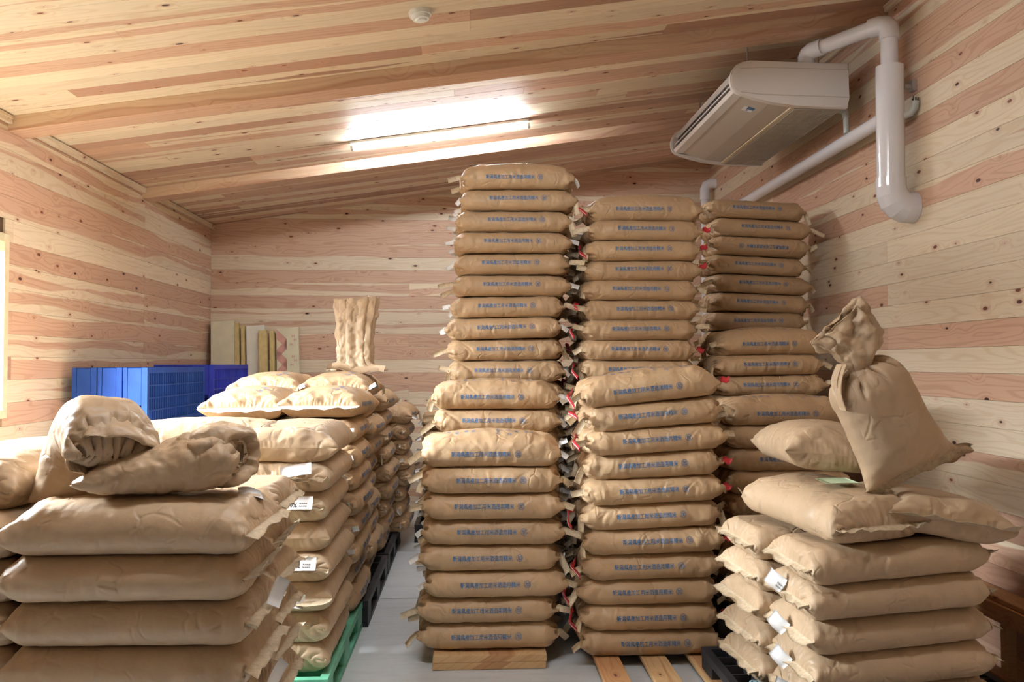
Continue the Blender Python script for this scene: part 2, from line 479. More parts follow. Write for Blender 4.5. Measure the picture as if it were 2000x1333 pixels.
# exposed beams under the ceiling
for i, yb in enumerate((2.78, 4.65, 6.52)):
    b = MB(); L = (XR-XL)/ca
    b.box((0, 0, 0), (L, .082, .165))
    bmesh.ops.bevel(b.bm, geom=list(b.bm.edges), offset=.002, segments=1, affect='EDGES')
    o = b.build('trim_%d' % (i+1), M['cedar_beam'])
    ux = Vector((ca, 0, math.sin(ang))); uz = Vector((0, 1, 0)); uy = uz.cross(ux)
    xm = (XL+XR)/2
    o.matrix_local = Matrix.Translation((xm+.041*SLOPE, yb+.083, cz(xm)-.041-BT)) @ Matrix((ux, uy, uz)).transposed().to_4x4()
    o.color = (.9, 0, 0, 1)
    struct(o, 'reddish cedar beam under the ceiling, %s from the camera' % ('nearest', 'middle one', 'furthest')[i])
# cornice strips along the left and right walls between the beams
ti = 4
for side, xx in (('left', XL+BT), ('right', XR-BT)):
    for (a, b_) in ((-1.2, 2.775), (2.95, 4.645), (4.82, 6.515), (6.69, YB-BT)):
        zz = cz(XL) if side == 'left' else cz(XR)
        m = MB()
        s = 1 if side == 'left' else -1
        m.box((0, 0, 0), (b_-a, .022, .042)); m.box((0, .009*s*-1 if False else 0, .012), (b_-a, .034, .016))
        o = m.build('trim_%d' % ti, M['cedar']); ti += 1
        o.matrix_local = Matrix.Translation((xx+s*.014, (a+b_)/2, zz-.036)) @ Matrix(((0, s, 0), (1, 0, 0), (0, 0, 1))).transposed().to_4x4() if False else Matrix.Translation((xx+s*.017, (a+b_)/2, zz-.034)) @ Matrix.Rotation(R(90), 4, 'Z')
        o.color = (.15, 0, 0, 1)
        struct(o)

# window in the left wall: frame, sashes, panes
wn = struct(empty('window_1', (XL, 0, 0)), 'cream framed window at the left edge')
y0, y1, z0, z1 = WIN
fm = MB()
for (a, b_) in (((-.10, y0-.03, z0-.03), (.022, y0+.02, z1+.03)), ((-.10, y1-.02, z0-.03), (.022, y1+.03, z1+.03)),
                ((-.10, y0+.02, z1-.02), (.022, y1-.02, z1+.03)), ((-.10, y0+.02, z0-.03), (.03, y1-.02, z0+.02))):
    fm.lohi(a, b_, .003)
fm.build('window_frame', M['frame'], wn)
for (ya, yb_, xo) in ((y0+.02, (y0+y1)/2+.02, -.05), ((y0+y1)/2-.02, y1-.02, -.075)):
    s = MB()
    for (a, b_) in (((xo, ya, z0+.02), (xo+.02, ya+.04, z1-.02)), ((xo, yb_-.04, z0+.02), (xo+.02, yb_, z1-.02)),
                    ((xo, ya+.04, z1-.06), (xo+.02, yb_-.04, z1-.02)), ((xo, ya+.04, z0+.02), (xo+.02, yb_-.04, z0+.06))):
        s.lohi(a, b_)
    sa = s.build('sash', M['frame'], wn)
    MB().lohi((xo+.008, ya+.04, z0+.06), (xo+.012, yb_-.04, z1-.06)).build('pane', M['glass'], sa)
# ------------------------------------------------------------------ paper sacks: a small inflation solver
def sim_bag(seed, L0=.74, W0=.468, T=.122, gather=.66, nu=70, m=46, steps=170, crown=0.0, sag=0.0, slack=.02, seal_tilt=0.0, press=1.0):
    """inflate a flat paper tube, its two ends gathered, between the bag below and the bag above"""
    rng = np.random.RandomState(seed)
    nv = 2*m
    u = np.linspace(-L0/2, L0/2, nu)
    s = np.concatenate([np.linspace(-W0/2, W0/2, m, endpoint=False), np.linspace(W0/2, -W0/2, m, endpoint=False)])
    top = np.r_[np.ones(m), -np.ones(m)]
    P = np.zeros((nu, nv, 3))
    P[:, :, 0] = u[:, None]; P[:, :, 1] = s[None]*.98
    prof = np.sqrt(np.clip(1-(s/(W0/2))**2, 0, 1))
    P[:, :, 2] = top[None]*prof[None]*.012
    P += rng.randn(nu, nv, 3)*.0008
    V = np.zeros_like(P)
    du = L0/(nu-1); dv = 2*W0/nv
    # uneven paper: low-frequency slack gives buckles in natural places
    def field(a):
        f = np.zeros((nu, nv))
        for k in range(7):
            ku, kv = rng.uniform(2, 9), rng.randint(0, 5)
            f += np.sin(ku*np.linspace(0, 2*np.pi, nu)[:, None]+kv*np.linspace(0, 2*np.pi, nv)[None]+rng.uniform(0, 6.3))
        return 1+a*np.clip(f/3, -.6, 1.2)
    Ru = du*field(slack)[:-1]; Rv = dv*field(slack*1.3)
    Rd = math.hypot(du, dv)
    jr = np.roll(np.arange(nv), -1)
    def con(A, B, R, k, comp=1.0):
        D = B-A; l = np.sqrt((D*D).sum(-1))+1e-9
        c = (l-R)/l
        c = np.where(c > 0, c*k, c*k*comp)*.5
        D *= c[..., None]
        return D
    # centre dips / crown : the sack lies on its neighbours
    dt = 1.0
    for it in range(steps):
        ramp = min(1, (it+1)/(steps*.45))
        gg = gather if isinstance(gather, tuple) else (gather, gather)
        # normals
        Pu = np.empty_like(P); Pu[1:-1] = P[2:]-P[:-2]; Pu[0] = P[1]-P[0]; Pu[-1] = P[-1]-P[-2]
        Pv = np.roll(P, -1, 1)-np.roll(P, 1, 1)
        N = np.cross(Pu, Pv); N /= (np.sqrt((N*N).sum(-1, keepdims=True))+1e-9)
        late = max(0, (it/steps-.7)/.3)
        V += N*(.00045*press*(1-.75*late)); V[:, :, 2] -= .00003
        V *= .9
        Q = P.copy()
        P = P+V
        for rep in range(2):
            for par in (0, 1):
                A = P[par:nu-1:2]; B = P[par+1:nu:2]; n = min(len(A), len(B))
                D = con(A[:n], B[:n], Ru[par::2][:n], 1, .8); A[:n] += D; B[:n] -= D
            for par in (0, 1):
                ia = np.arange(par, nv, 2); ib = (ia+1) % nv
                D = con(P[:, ia], P[:, ib], Rv[:, ia], 1, .8); P[:, ia] += D; P[:, ib] -= D
            # shear
            for par in (0, 1):
                for sh in (1, -1):
                    A = P[par:nu-1:2]; B = P[par+1:nu:2]; n = min(len(A), len(B))
                    Bs = np.roll(B[:n], -sh, 1)
                    D = con(A[:n], Bs, Rd, .5, .6); A[:n] += D; B[:n] -= np.roll(D, sh, 1)
            # bending (distance two), soft in compression
            for o in (2,):
                A = P[:-o]; B = P[o:]
                D = con(A, B, 2*du, .10, .8); P[:-o] += D; P[o:] -= D
                B2 = np.roll(P, -o, 1)
                D = con(P, B2, 2*dv, .10, .8); P += D-np.roll(D, o, 1)
            # ends: front and back sheet sewn together and gathered
            for e in (0, -1):
                g = 1+(gg[e]-1)*ramp
                E = P[e]
                idx = np.arange(m); opp = (nv-idx) % nv
                mid = (E[idx]+E[opp])/2
                tgt = s[:m]*g
                mid[:, 1] += (tgt-mid[:, 1])*.6
                mid[:, 2] *= .9
                mx = mid[:, 0].mean(); mid[:, 0] += (mx-mid[:, 0])*.35
                E[idx] = mid; E[opp] = mid
                E[0, 1] = s[0]*g; E[m] = E[m]*np.array([1, 0, .9])+np.array([0, -s[0]*g, 0])
            x = P[:, :, 0]/(L0/2); y = P[:, :, 1]/(W0/2)
            base = sag*(x*x-.3)
            hi = T/2+base+crown*np.clip(1-x*x, 0, 1)*np.clip(1-y*y*.8, 0, 1)
            lo = -T/2+base
            P[:, :, 2] = np.minimum(np.maximum(P[:, :, 2], lo), hi)
        V = (P-Q)
        sp = np.sqrt((V*V).sum(-1, keepdims=True)); V *= np.minimum(1, .006/(sp+1e-9))
    return P

def bag_faces(nu, nv):
    F = []
    for i in range(nu-1):
        for j in range(nv):
            k = (j+1) % nv
            F.append((i*nv+j, (i+1)*nv+j, (i+1)*nv+k, i*nv+k))
    return F
def upsample(P, wrap_v=True):
    """double the grid in both directions with cubic midpoints"""
    def mid_open(A):
        n = len(A); out = np.empty((2*n-1,)+A.shape[1:])
        out[::2] = A
        B = np.concatenate([2*A[:1]-A[1:2], A, 2*A[-1:]-A[-2:-1]])
        out[1::2] = (-B[:-3]+9*B[1:-2]+9*B[2:-1]-B[3:])/16
        return out
    P = mid_open(P)
    A = np.swapaxes(P, 0, 1); n = len(A); out = np.empty((2*n,)+A.shape[1:])
    out[::2] = A
    out[1::2] = (-np.roll(A, 1, 0)+9*A+9*np.roll(A, -1, 0)-np.roll(A, -2, 0))/16
    return np.swapaxes(out, 0, 1)

def grid_normals(P, wrap=True):
    Pu = np.empty_like(P); Pu[1:-1] = P[2:]-P[:-2]; Pu[0] = P[1]-P[0]; Pu[-1] = P[-1]-P[-2]
    if wrap: Pv = np.roll(P, -1, 1)-np.roll(P, 1, 1)
    else:
        Pv = np.empty_like(P); Pv[:, 1:-1] = P[:, 2:]-P[:, :-2]; Pv[:, 0] = P[:, 1]-P[:, 0]; Pv[:, -1] = P[:, -1]-P[:, -2]
    N = np.cross(Pu, Pv); return N/(np.sqrt((N*N).sum(-1, keepdims=True))+1e-9)

def tetra(X, seed):
    """continuous noise made of flat pieces (linear inside each tetrahedron): the facets of crumpled paper"""
    rng = np.random.RandomState(seed)
    q, _ = np.linalg.qr(rng.randn(3, 3))
    Y = X @ q.T+rng.uniform(0, 40, 3)+300
    I = np.floor(Y).astype(np.int64); Fr = Y-I
    tab = np.random.RandomState(seed+999).uniform(-1, 1, 8192)
    h = lambda J: tab[(J[:, 0]*73+J[:, 1]*1009+J[:, 2]*3571) % 8192]
    o = np.argsort(-Fr, axis=1); J = I.copy(); v = h(J); out = v.copy(); ar = np.arange(len(X))
    for k in range(3):
        J = J.copy(); J[ar, o[:, k]] += 1; w = h(J)
        out += (w-v)*Fr[ar, o[:, k]]; v = w
    return out

def crumple(P, seed, cell=.05, amp=.003, tilt=0, stretch=(1, 1, 1), edge=0):
    X = P.reshape(-1, 3)*np.array(stretch)
    X = X+.010*np.sin(X[:, [1, 2, 0]]*31+seed)
    d = tetra(X/cell, seed)+.55*tetra(X/cell*1.9, seed+1)+.28*tetra(X/cell*3.7, seed+2)
    return (d*amp).reshape(P.shape[:-1])

def sack_surface(seed, plain=False, crown=0.0, **kw):
    P = sim_bag(seed, crown=crown, **kw)
    # the folded-in block ends are blunter than a plain pillow
    X0 = P[:, :, 0]; Lm = np.abs(X0).max(); kn, cf = (.66, .42) if plain else (.74, .72)
    ax_ = np.abs(X0)/Lm; nx = np.where(ax_ > kn, kn+(ax_-kn)*cf, ax_)
    P[:, :, 0] = np.sign(X0)*nx*(.338 if plain else .345)/(kn+(1-kn)*cf)
    P = upsample(P)
    rng = np.random.RandomState(seed+50)
    N = grid_normals(P)
    if N[N.shape[0]//2, :, :][P[P.shape[0]//2, :, 2] > 0][:, 2].mean() < 0: N = -N
    L = np.abs(P[:, :, 0]).max()
    e = np.clip((np.abs(P[:, :, 0])/L-.45)/.5, 0, 1)     # stronger towards the tied ends
    body = .35 if plain else .5
    d = crumple(P, seed, cell=.075, amp=.0066, stretch=(1.2, .7, .7))*(body+(1.6 if not plain else 1.2)*e)
    # pinch folds that run round the sack
    nu, nv = P.shape[:2]
    for k in range(7 if not plain else 5):
        x0 = rng.uniform(-.8, .8)*L; sl = rng.uniform(-.5, .5); side = rng.choice([-1, 1]); 
        w = rng.uniform(.006, .012); a = rng.uniform(.0025, .006)*(1 if not plain else .8)
        t = (P[:, :, 0]-x0-sl*P[:, :, 2]-.15*sl*np.sin(P[:, :, 1]*30))/w
        y = P[:, :, 1]*side
        m = np.clip((y-.08)/.08, 0, 1)*np.clip(1.2-np.abs(P[:, :, 2]-rng.uniform(-.04, .05))/rng.uniform(.04, .08), 0, 1)
        d += a*m*(np.exp(-np.abs(t-.9))*.8-np.exp(-t*t)*1.2)
    D = N*d[..., None]
    # the faces that lie on the neighbours stay flat
    flat = np.clip(np.abs(N[:, :, 2:3])*1.3-.35, 0, 1)
    if crown > 0: flat = flat*(P[:, :, 2:3] < 0)
    D *= (1-.75*flat)
    seal = np.minimum(np.arange(nu), nu-1-np.arange(nu))/6.0
    D *= np.clip(seal, 0, 1)[:, None, None]
    return P+D

def to_mesh(name, P, mat, wrap=True):
    nu, nv = P.shape[:2]
    I = np.arange(nu*nv).reshape(nu, nv)
    J = np.roll(I, -1, 1) if wrap else None
    if wrap: F = np.stack([I[:-1], I[1:], J[1:], J[:-1]], -1).reshape(-1, 4)
    else: F = np.stack([I[:-1, :-1], I[1:, :-1], I[1:, 1:], I[:-1, 1:]], -1).reshape(-1, 4)
    return mesh_np(name, P, F, mat)

def orient_out(me):
    bm = bmesh.new(); bm.from_mesh(me); bmesh.ops.recalc_face_normals(bm, faces=bm.faces); bm.to_mesh(me); bm.free()

def ribbon(name, A, mat, th=.0008):
    """thin closed strip from a grid of points (n along, k across)"""
    A = np.asarray(A, float); N = grid_normals(A, wrap=False)
    U = A+N*th; D = A-N*th
    n, k = A.shape[:2]
    V = np.concatenate([U.reshape(-1, 3), D.reshape(-1, 3)])
    I = np.arange(n*k).reshape(n, k); O = n*k
    F = [I[:-1, :-1], I[1:, :-1], I[1:, 1:], I[:-1, 1:]]
    F1 = np.stack(F, -1).reshape(-1, 4); F2 = F1[:, ::-1]+O
    per = list(I[0, :])+list(I[1:, -1])+list(I[-1, :-1][::-1])+list(I[1:-1, 0][::-1])
    E = [(per[i], per[i]+O, per[(i+1) % len(per)]+O, per[(i+1) % len(per)]) for i in range(len(per))]
    me = mesh_np(name, V, np.concatenate([F1, F2, np.array(E)]), mat, smooth=True)
    return me

# ---- lettering
_txt = {}
def text_mesh(body, size, bold=0.0, vertical=False):
    key = (body, size, bold, vertical)
    if key in _txt: return _txt[key]
    c = bpy.data.curves.new('lettering', 'FONT')
    c.body = '\n'.join(body) if vertical else body
    c.size = size; c.offset = bold; c.resolution_u = 1; c.align_x = 'CENTER'; c.align_y = 'CENTER'
    if vertical: c.space_line = .98
    o = bpy.data.objects.new('lettering', c); COL.objects.link(o)
    dg = bpy.context.evaluated_depsgraph_get(); dg.update()
    me = bpy.data.meshes.new_from_object(o.evaluated_get(dg))
    bpy.data.objects.remove(o); bpy.data.curves.remove(c)
    bm = bmesh.new(); bm.from_mesh(me); bpy.data.meshes.remove(me)
    bmesh.ops.triangulate(bm, faces=bm.faces)
    for _ in range(2):
        es = [e for e in bm.edges if e.calc_length() > .011]
        if es:
            bmesh.ops.subdivide_edges(bm, edges=es, cuts=1); bmesh.ops.triangulate(bm, faces=bm.faces)
    V = np.array([v.co[:] for v in bm.verts]); bm.verts.index_update()
    F = np.array([[v.index for v in f.verts] for f in bm.faces])
    bm.free()
    V[:, 0] -= (V[:, 0].min()+V[:, 0].max())/2; V[:, 1] -= (V[:, 1].min()+V[:, 1].max())/2
    _txt[key] = (V[:, :2], F)
    return _txt[key]

def ring_2d(r, w, n=28):
    V = []; F = []
    for k in range(n):
        a = 2*math.pi*k/n; V += [(r*math.cos(a), r*math.sin(a)), ((r-w)*math.cos(a), (r-w)*math.sin(a))]
    for k in range(n):
        a, b = 2*k, 2*((k+1) % n); F += [(a, b, a+1), (b, b+1, a+1)]
    return np.array(V), np.array(F)

def join2(parts):
    V = []; F = []; o = 0
    for v, f, dx, dy in parts:
        V.append(v+np.array([dx, dy])); F.append(f+o); o += len(v)
    return np.concatenate(V), np.concatenate(F)

def conform(name, bvh, V2, F, side, mat, off=.0009):
    """lay flat lettering on the paper: side 'front' looks along +y, 'top' along -z"""
    out = []
    for a, b in V2:
        if side == 'front': o, d = Vector((a, -1, b)), Vector((0, 1, 0))
        else: o, d = Vector((a, b, 1)), Vector((0, 0, -1))
        h = bvh.ray_cast(o, d)
        p = h[0] if h[0] else (Vector((a, -.19, b)) if side == 'front' else Vector((a, b, .06)))
        out.append((p-d*off)[:])
    me = mesh_np(name, np.array(out), F[:, ::-1] if side == 'front' else F, mat, smooth=False)
    return me

LINE = '新潟県産加工用米酒造用精米'
def side_print():
    v, f = text_mesh(LINE, .0265, .00045)
    w = v[:, 0].max()-v[:, 0].min(); s = .285/w
    v = v*np.array([s, 1.0])
    c, cf = text_mesh('加', .022, .0004); r, rf = ring_2d(.0165, .0022)
    return join2([(v, f, -.028, 0), (c, cf, .148, 0), (r, rf, .148, 0)])

def top_print():
    """small columns of print on the upper face"""
    cols = [('内容量', -.205, .02), ('産地', -.165, -.02), ('品種', -.12, .0), ('年産', -.085, -.01), ('三十キログラム', .035, .0), ('等級', .085, .01), ('口', .09, -.06), ('検査', .125, -.005), ('精米年月', .175, .0), ('製造者', .20, .0)]
    parts = []
    for body, x, y in cols:
        v, f = text_mesh(body, .017 if len(body) > 2 else .020, .0004, True)
        parts.append((v, f, x, y-.075))
    return join2(parts)
SIDE_T, TOP_T = side_print(), None
TOP_T = top_print()

class Variant: pass
def make_variant(seed, lettered, **kw):
    crown = kw.get('crown', 0)
    P = sack_surface(seed, plain=not lettered, **kw)
    v = Variant(); v.P = P; v.crown = crown
    v.me = to_mesh('sack', P, M['kraft'] if lettered else M['kraft_plain'])
    orient_out(v.me)
    nu, nv = P.shape[:2]; m = nv//2
    v.ends = {}
    for e, s in ((0, -1), (-1, 1)):
        E = P[e]
        v.ends[s] = (E[0].copy(), E[m//2].copy(), E[m].copy(), E[:m+1].copy())
    v.text = v.top = None
    if lettered:
        bvh = BVHTree.FromPolygons([tuple(p) for p in P.reshape(-1, 3)], [tuple(p.vertices) for p in v.me.polygons])
        jx = random.Random(seed).uniform(-.02, .02)
        v.text = conform('printed_text', bvh, SIDE_T[0]+np.array([jx, .004]), SIDE_T[1], 'front', M['ink'])
        if crown > 0:
            v.top = conform('printed_form', bvh, TOP_T[0], TOP_T[1], 'top', M['ink_pale'])
    # stitched end tape following the sewn end
    v.seams = {}
    for s in (-1, 1):
        row = v.ends[s][3]
        rng = np.random.RandomState(seed*3+s)
        ph = np.linspace(0, 1, len(row))
        wz = np.interp(ph*12, np.arange(14), rng.uniform(-.010, .010, 14)); wx = np.interp(ph*9, np.arange(11), rng.uniform(.7, 1.15, 11))
        dz = rng.uniform(-.012, .012)
        A = [row]
        for k, (o, zz) in enumerate(((.014, .4), (.028, .9), (.036, 1.2))):
            Q = row.copy(); Q[:, 0] += s*o*wx; Q[:, 2] += (wz+dz)*zz; A.append(Q)
        v.seams[s] = ribbon('end_seam', np.array(A), M['seam'])
    return v

T1 = time.time()
LV = []
for i, kw in enumerate((dict(gather=.62, slack=.03), dict(gather=.70, slack=.045, press=.8), dict(gather=.55, slack=.03, W0=.47), dict(gather=.66, slack=.05, press=.7),
                        dict(gather=.74, slack=.035), dict(gather=.58, slack=.055, press=.9), dict(gather=.68, slack=.04, T=.124), dict(gather=.60, slack=.035, press=.75))):
    LV.append(make_variant(11+i, True, **kw))
LTOP = [make_variant(31, True, gather=.62, slack=.045, crown=.052), make_variant(32, True, gather=.66, slack=.04, crown=.040)]
LFLAT = make_variant(33, True, gather=.90, slack=.03, crown=.040)
PV = [make_variant(41+i, False, **kw) for i, kw in enumerate((dict(gather=.86, slack=.02, T=.126), dict(gather=.80, slack=.03, T=.126), dict(gather=.9, slack=.025, T=.126, sag=.006), dict(gather=.83, slack=.035, T=.126)))]
PTOP = [make_variant(51, False, gather=.95, slack=.02, T=.126, crown=.030), make_variant(52, False, gather=.8, slack=.035, T=.126, crown=.045), make_variant(53, False, gather=.92, slack=.03, T=.126, crown=.07)]
print('variants', round(time.time()-T1, 1))

# ---- ties
def tie_mesh(kind, mat, L=.075, W=.031):
    rng = random.Random(kind*13+5)
    n, k = 9, 3
    a = 0.0; x = z = 0.0; G = []
    for i in range(n):
        t = i/(n-1)
        row = []
        for j in range(k):
            w = (j/(k-1)-.5)*W*(1 if i else .5)
            row.append((x, z+.10*w*math.sin(t*5+kind), w))
        G.append(row)
        a += rng.uniform(-.10, .16)+(.9 if (i == 3 and kind % 2) else 0)*.6
        x += L/(n-1)*math.cos(a); z += L/(n-1)*math.sin(a)
    return ribbon('tie_strip', G, mat, .0012)
TIES = {'kraft': [tie_mesh(i, M['tie'], L) for i, L in enumerate((.095, .075, .105, .085, .065))],
        'white': [tie_mesh(i, M['tie_white'], L, .026) for i, L in enumerate((.06, .07, .05))]}
def cord_mesh(kind):
    rng = random.Random(kind+70)
    pts = []; n = 14
    for i in range(n):
        t = i/(n-1)
        pts.append((.012+.030*math.sin(t*3.0)+.006*math.sin(t*9+kind), -.02-.12*t, -.055*t-.02*math.sin(t*3.1)*(-1)+.006*math.sin(t*8+kind)))
    G = [[(p[0], p[1], p[2]-.011), (p[0]+.003, p[1], p[2]), (p[0], p[1], p[2]+.011)] for p in pts]
    red = ribbon('red_cord', G, M['tie_red'], .0016)
    G2 = [[(p[0]+.0045, p[1], p[2]-.0016), (p[0]+.0045, p[1], p[2]+.0016)] for p in pts]
    return red, ribbon('white_line', G2, M['cord_white'], .0012)
CORDS = [cord_mesh(i) for i in range(3)]
def red_tuft():
    G = [[(x, -.004+z*.3, z-.014), (x, 0, z), (x, .004, z+.014)] for x, z in ((0, 0), (.014, .006), (.030, .0), (.045, .010))]
    return ribbon('red_tag', G, M['tie_red'], .002)
RTUFT = red_tuft()

def slip_mesh(w, h, bend, seed):
    rng = random.Random(seed); G = []
    for i in range(7):
        t = i/6-.5; row = []
        for j in range(4):
            q = j/3-.5
            row.append((w*t, -bend*math.sin(t*3.0+seed)-bend*.8*q*q*4, h*q))
        G.append(row)
    return ribbon('paper_slip', G, M['paper'], .0005)
SLIPS = [slip_mesh(.13, .055, .006, 1), slip_mesh(.075, .06, .010, 2), slip_mesh(.05, .085, .008, 3)]
def slip_print(w):
    b, bf = text_mesh('60%', .026, .0006); parts = [(b, bf, -.018*w/.13, -.010)]
    d, df = text_mesh('・・・・・・・・・・', .009, .0002); parts.append((d, df, 0, .018))
    s_, sf = text_mesh('精米歩合', .008, .0002); parts.append((s_, sf, .028*w/.13, -.002)); parts.append((s_, sf, .028*w/.13, -.014))
    V, F = join2(parts)
    V3 = np.stack([V[:, 0], np.full(len(V), -.0012)-.006*np.sin(V[:, 0]/w*3.0+1)-.006*.8*4*(V[:, 1]/.055)**2-.0006, V[:, 1]], -1)
    return mesh_np('slip_print', V3, F[:, ::-1], M['blacktext'], False)
SLIP_PRINT = slip_print(.13)

# ------------------------------------------------------------------ placing sacks
ORD = ['bottom', 'second from bottom', 'third from bottom', 'fourth from bottom', 'fifth from bottom', 'sixth from bottom', 'seventh from bottom', 'eighth from bottom',
       'ninth from bottom', 'tenth from bottom', 'eleventh from bottom', 'twelfth from bottom', 'thirteenth from bottom', 'fourteenth from bottom', 'fifteenth from bottom',
       'sixteenth from bottom', 'seventeenth from bottom', 'eighteenth from bottom', 'nineteenth from bottom', 'twentieth from bottom', 'twenty-first from bottom']

def sack(v, loc, rot=(0, 0, 0), label='', group=None, name='rice_sack', ties=None, cords=False, seams=None, slips=(), text=True, seamcol=None, rng=rnd):
    """one sack: paper body with its print, ties, sewn end tapes and slips as parts"""
    o = link(name, v.me, None, loc, rot); tag(o, label, 'sack', group)
    if v.text and text: link('printed_text', v.text, o)
    if v.top and text: link('printed_form', v.top, o)
    if ties:
        for s in (-1, 1):
            kind = ties[0 if s < 0 else 1]
            if not kind: continue
            for idx in (0, 2):
                p = v.ends[s][idx]
                if kind == 'red':
                    if s > 0 and idx == 0:
                        c = link('red_tag', RTUFT, o, (p[0]+.004, p[1], p[2]), (0, rng.uniform(-.4, .6), 0)); c['label'] = 'red end of the tying cord'
                    continue
                me = rng.choice(TIES[kind])
                yaw = rng.uniform(-.5, .3) if idx == 0 else rng.uniform(-.3, .5)
                tilt = rng.choice([rng.uniform(.2, .7), rng.uniform(.8, 1.45), rng.uniform(-.2, .4)]) if kind == 'kraft' else rng.uniform(-.5, .9)
                x = p[0]-s*.004
                if s > 0: rr = (rng.uniform(-.3, .3), tilt, yaw)
                else: rr = (rng.uniform(-.3, .3), -tilt+math.pi*0, math.pi-yaw)
                if s < 0: rr = Euler((rng.uniform(-.3, .3), tilt, math.pi-yaw))
                c = link('tie_strip', me, o, (x, p[1], p[2]), rr)
                if kind == 'white': c['label'] = 'white paper tie'
    if cords:
        p = v.ends[-1][1]; cm = rng.choice(CORDS)
        q = v.ends[-1][0]
        c = link('red_cord', cm[0], o, (q[0]-.012, q[1]+.07, q[2]+.020), (rng.uniform(-.5, .2), 0, math.pi*0+rng.uniform(-.1, .1)))
        c.rotation_euler = (rng.uniform(-.35, .25), rng.uniform(-.2, .2), rng.uniform(-.25, .1)); c['label'] = 'red cord with a white line'
        link('white_line', cm[1], c)
        c.scale = (-1, 1, 1)
    if seams:
        for s in seams:
            c = link('end_seam', v.seams[s], o)
            if seamcol:
                c.data = v.seams[s].copy(); c.data.materials[0] = M[seamcol]; c['label'] = 'white sewn tape along the sack end'
    for (k, lp, lr, pr) in slips:
        c = link('paper_slip', SLIPS[k], o, lp, lr); c['label'] = 'white paper slip'
        if pr: link('slip_print', SLIP_PRINT, c)
    return o
# ------------------------------------------------------------------ lettered stacks in the middle and at the right
def col_x(vals, i): return vals[i] if i < len(vals) else vals[-1]

def stack(prefix, group, y, xs, z0, pitch, n, rolls=0.0, ties=('kraft', 'kraft'), cords=False, top=None, seed=0, flip=(), seen_from=0, yaw=1.5, plainlower=0, V=None):
    rng = random.Random(seed)
    V = V or LV
    last = None
    zs = z0
    for i in range(n):
        p = pitch(i) if callable(pitch) else pitch
        z = zs+p/2; zs += p
        roll = rolls(i) if callable(rolls) else rolls
        x = xs(i) if callable(xs) else xs
        c = [k for k in range(len(V)) if k != last]; k = rng.choice(c); last = k
        v = V[k]
        if top is not None and i == n-1: v = top
        rz = R(rng.uniform(-yaw, yaw))
        rot = (0, R(-roll), rz)
        if i in flip: rot = (0, R(180-roll), rz)
        lab = '%s, %s' % (prefix, ORD[i] if i < n-1 else 'topmost one')
        tt = ties(i, rng) if callable(ties) else ties
        cc = cords(i) if callable(cords) else cords
        sack(v, (x, y+.2+rng.uniform(-.008, .008), z), rot, lab, group, ties=tt, cords=cc, rng=rng)

LETT = 'blue-lettered sack'
# centre stack A: three steps, one behind the other
A1x = [.095, .088, .125, .10, .115, .115, .108, .105]
stack(LETT+' in low front step of centre stack', 'lettered sacks in the front step of the centre stack', 3.955, lambda i: A1x[i], .075, .1235, 8,
      ties=lambda i, r: ('white' if i in (2, 3, 4) and r.random() < .8 else 'kraft', 'white' if i == 7 else 'kraft'), top=LTOP[0], seed=1, seen_from=0)
stack(LETT+' in middle step of centre stack', 'lettered sacks in the middle step of the centre stack', 4.37, lambda i: .15 if i != 9 else .145, .075, .1245, 10,
      ties=('kraft', 'white'), top=LTOP[1], seed=2)
A3x = [.2]*10+[.218, .214, .198, .222, .245, .256, .250, .256, .288, .28]
stack(LETT+' in tall rear step of centre stack', 'lettered sacks in the tall rear step of the centre stack', 4.785, lambda i: A3x[i], .075, .1257, 20,
      rolls=lambda i: {10: 0, 11: .8, 12: 1.6, 13: 1.0, 14: .5}.get(i, .4), ties=lambda i, r: ('white' if i in (12, 13, 15, 16, 17, 18) else 'kraft', 'white' if i in (10, 12, 14, 16, 19) else 'kraft'), top=LTOP[0], seed=3, seen_from=10)
stack(LETT+' hidden behind the tall centre stack', 'lettered sacks hidden behind the tall centre stack', 5.20, .27, .075, .1257, 19, seed=4, ties=('white', 'kraft'), seen_from=99)
# stack B
B1x = [.865, .867, .862, .875, .880, .877, .877, .882, .892, .885, .872]
stack(LETT+' in front step of red-corded stack', 'lettered sacks in the front step of the red corded stack', 3.90, lambda i: B1x[i], .050, .1205, 11,
      rolls=lambda i: [0, .4, .8, 1.2, 1.6, 2.0, 2.4, 2.8, 3.4, 4.8, 6.0][i], ties=lambda i, r: ('kraft', 'red' if i in (1, 4, 6, 7, 10) else 'kraft'),
      cords=lambda i: i in (1, 2, 3, 5, 8, 9, 10), top=LTOP[1], seed=5)
stack(LETT+' in rear step of red-corded stack', 'lettered sacks in the rear step of the red corded stack', 4.76, lambda i: .99+(i-11)*.006 if i > 10 else .98, .055, .1172, 20,
      rolls=lambda i: .6 if i % 3 else -.4, ties=lambda i, r: ('kraft', 'red' if i in (12, 16, 17, 19-1) else 'kraft'),
      cords=lambda i: i in (11, 13, 14, 17, 19), top=LTOP[0], seed=6, seen_from=10)
stack(LETT+' wedged between red-corded steps', 'lettered sacks between the two steps of the red corded stack', 4.33, .93, .050, .119, 10, seed=16, ties=('kraft', 'kraft'), seen_from=99)
stack(LETT+' hidden behind the red-corded stack', 'lettered sacks hidden behind the red corded stack', 5.18, 1.0, .055, .1172, 19, seed=7, ties=('kraft', 'kraft'), cords=lambda i: i % 2 == 0, seen_from=99)
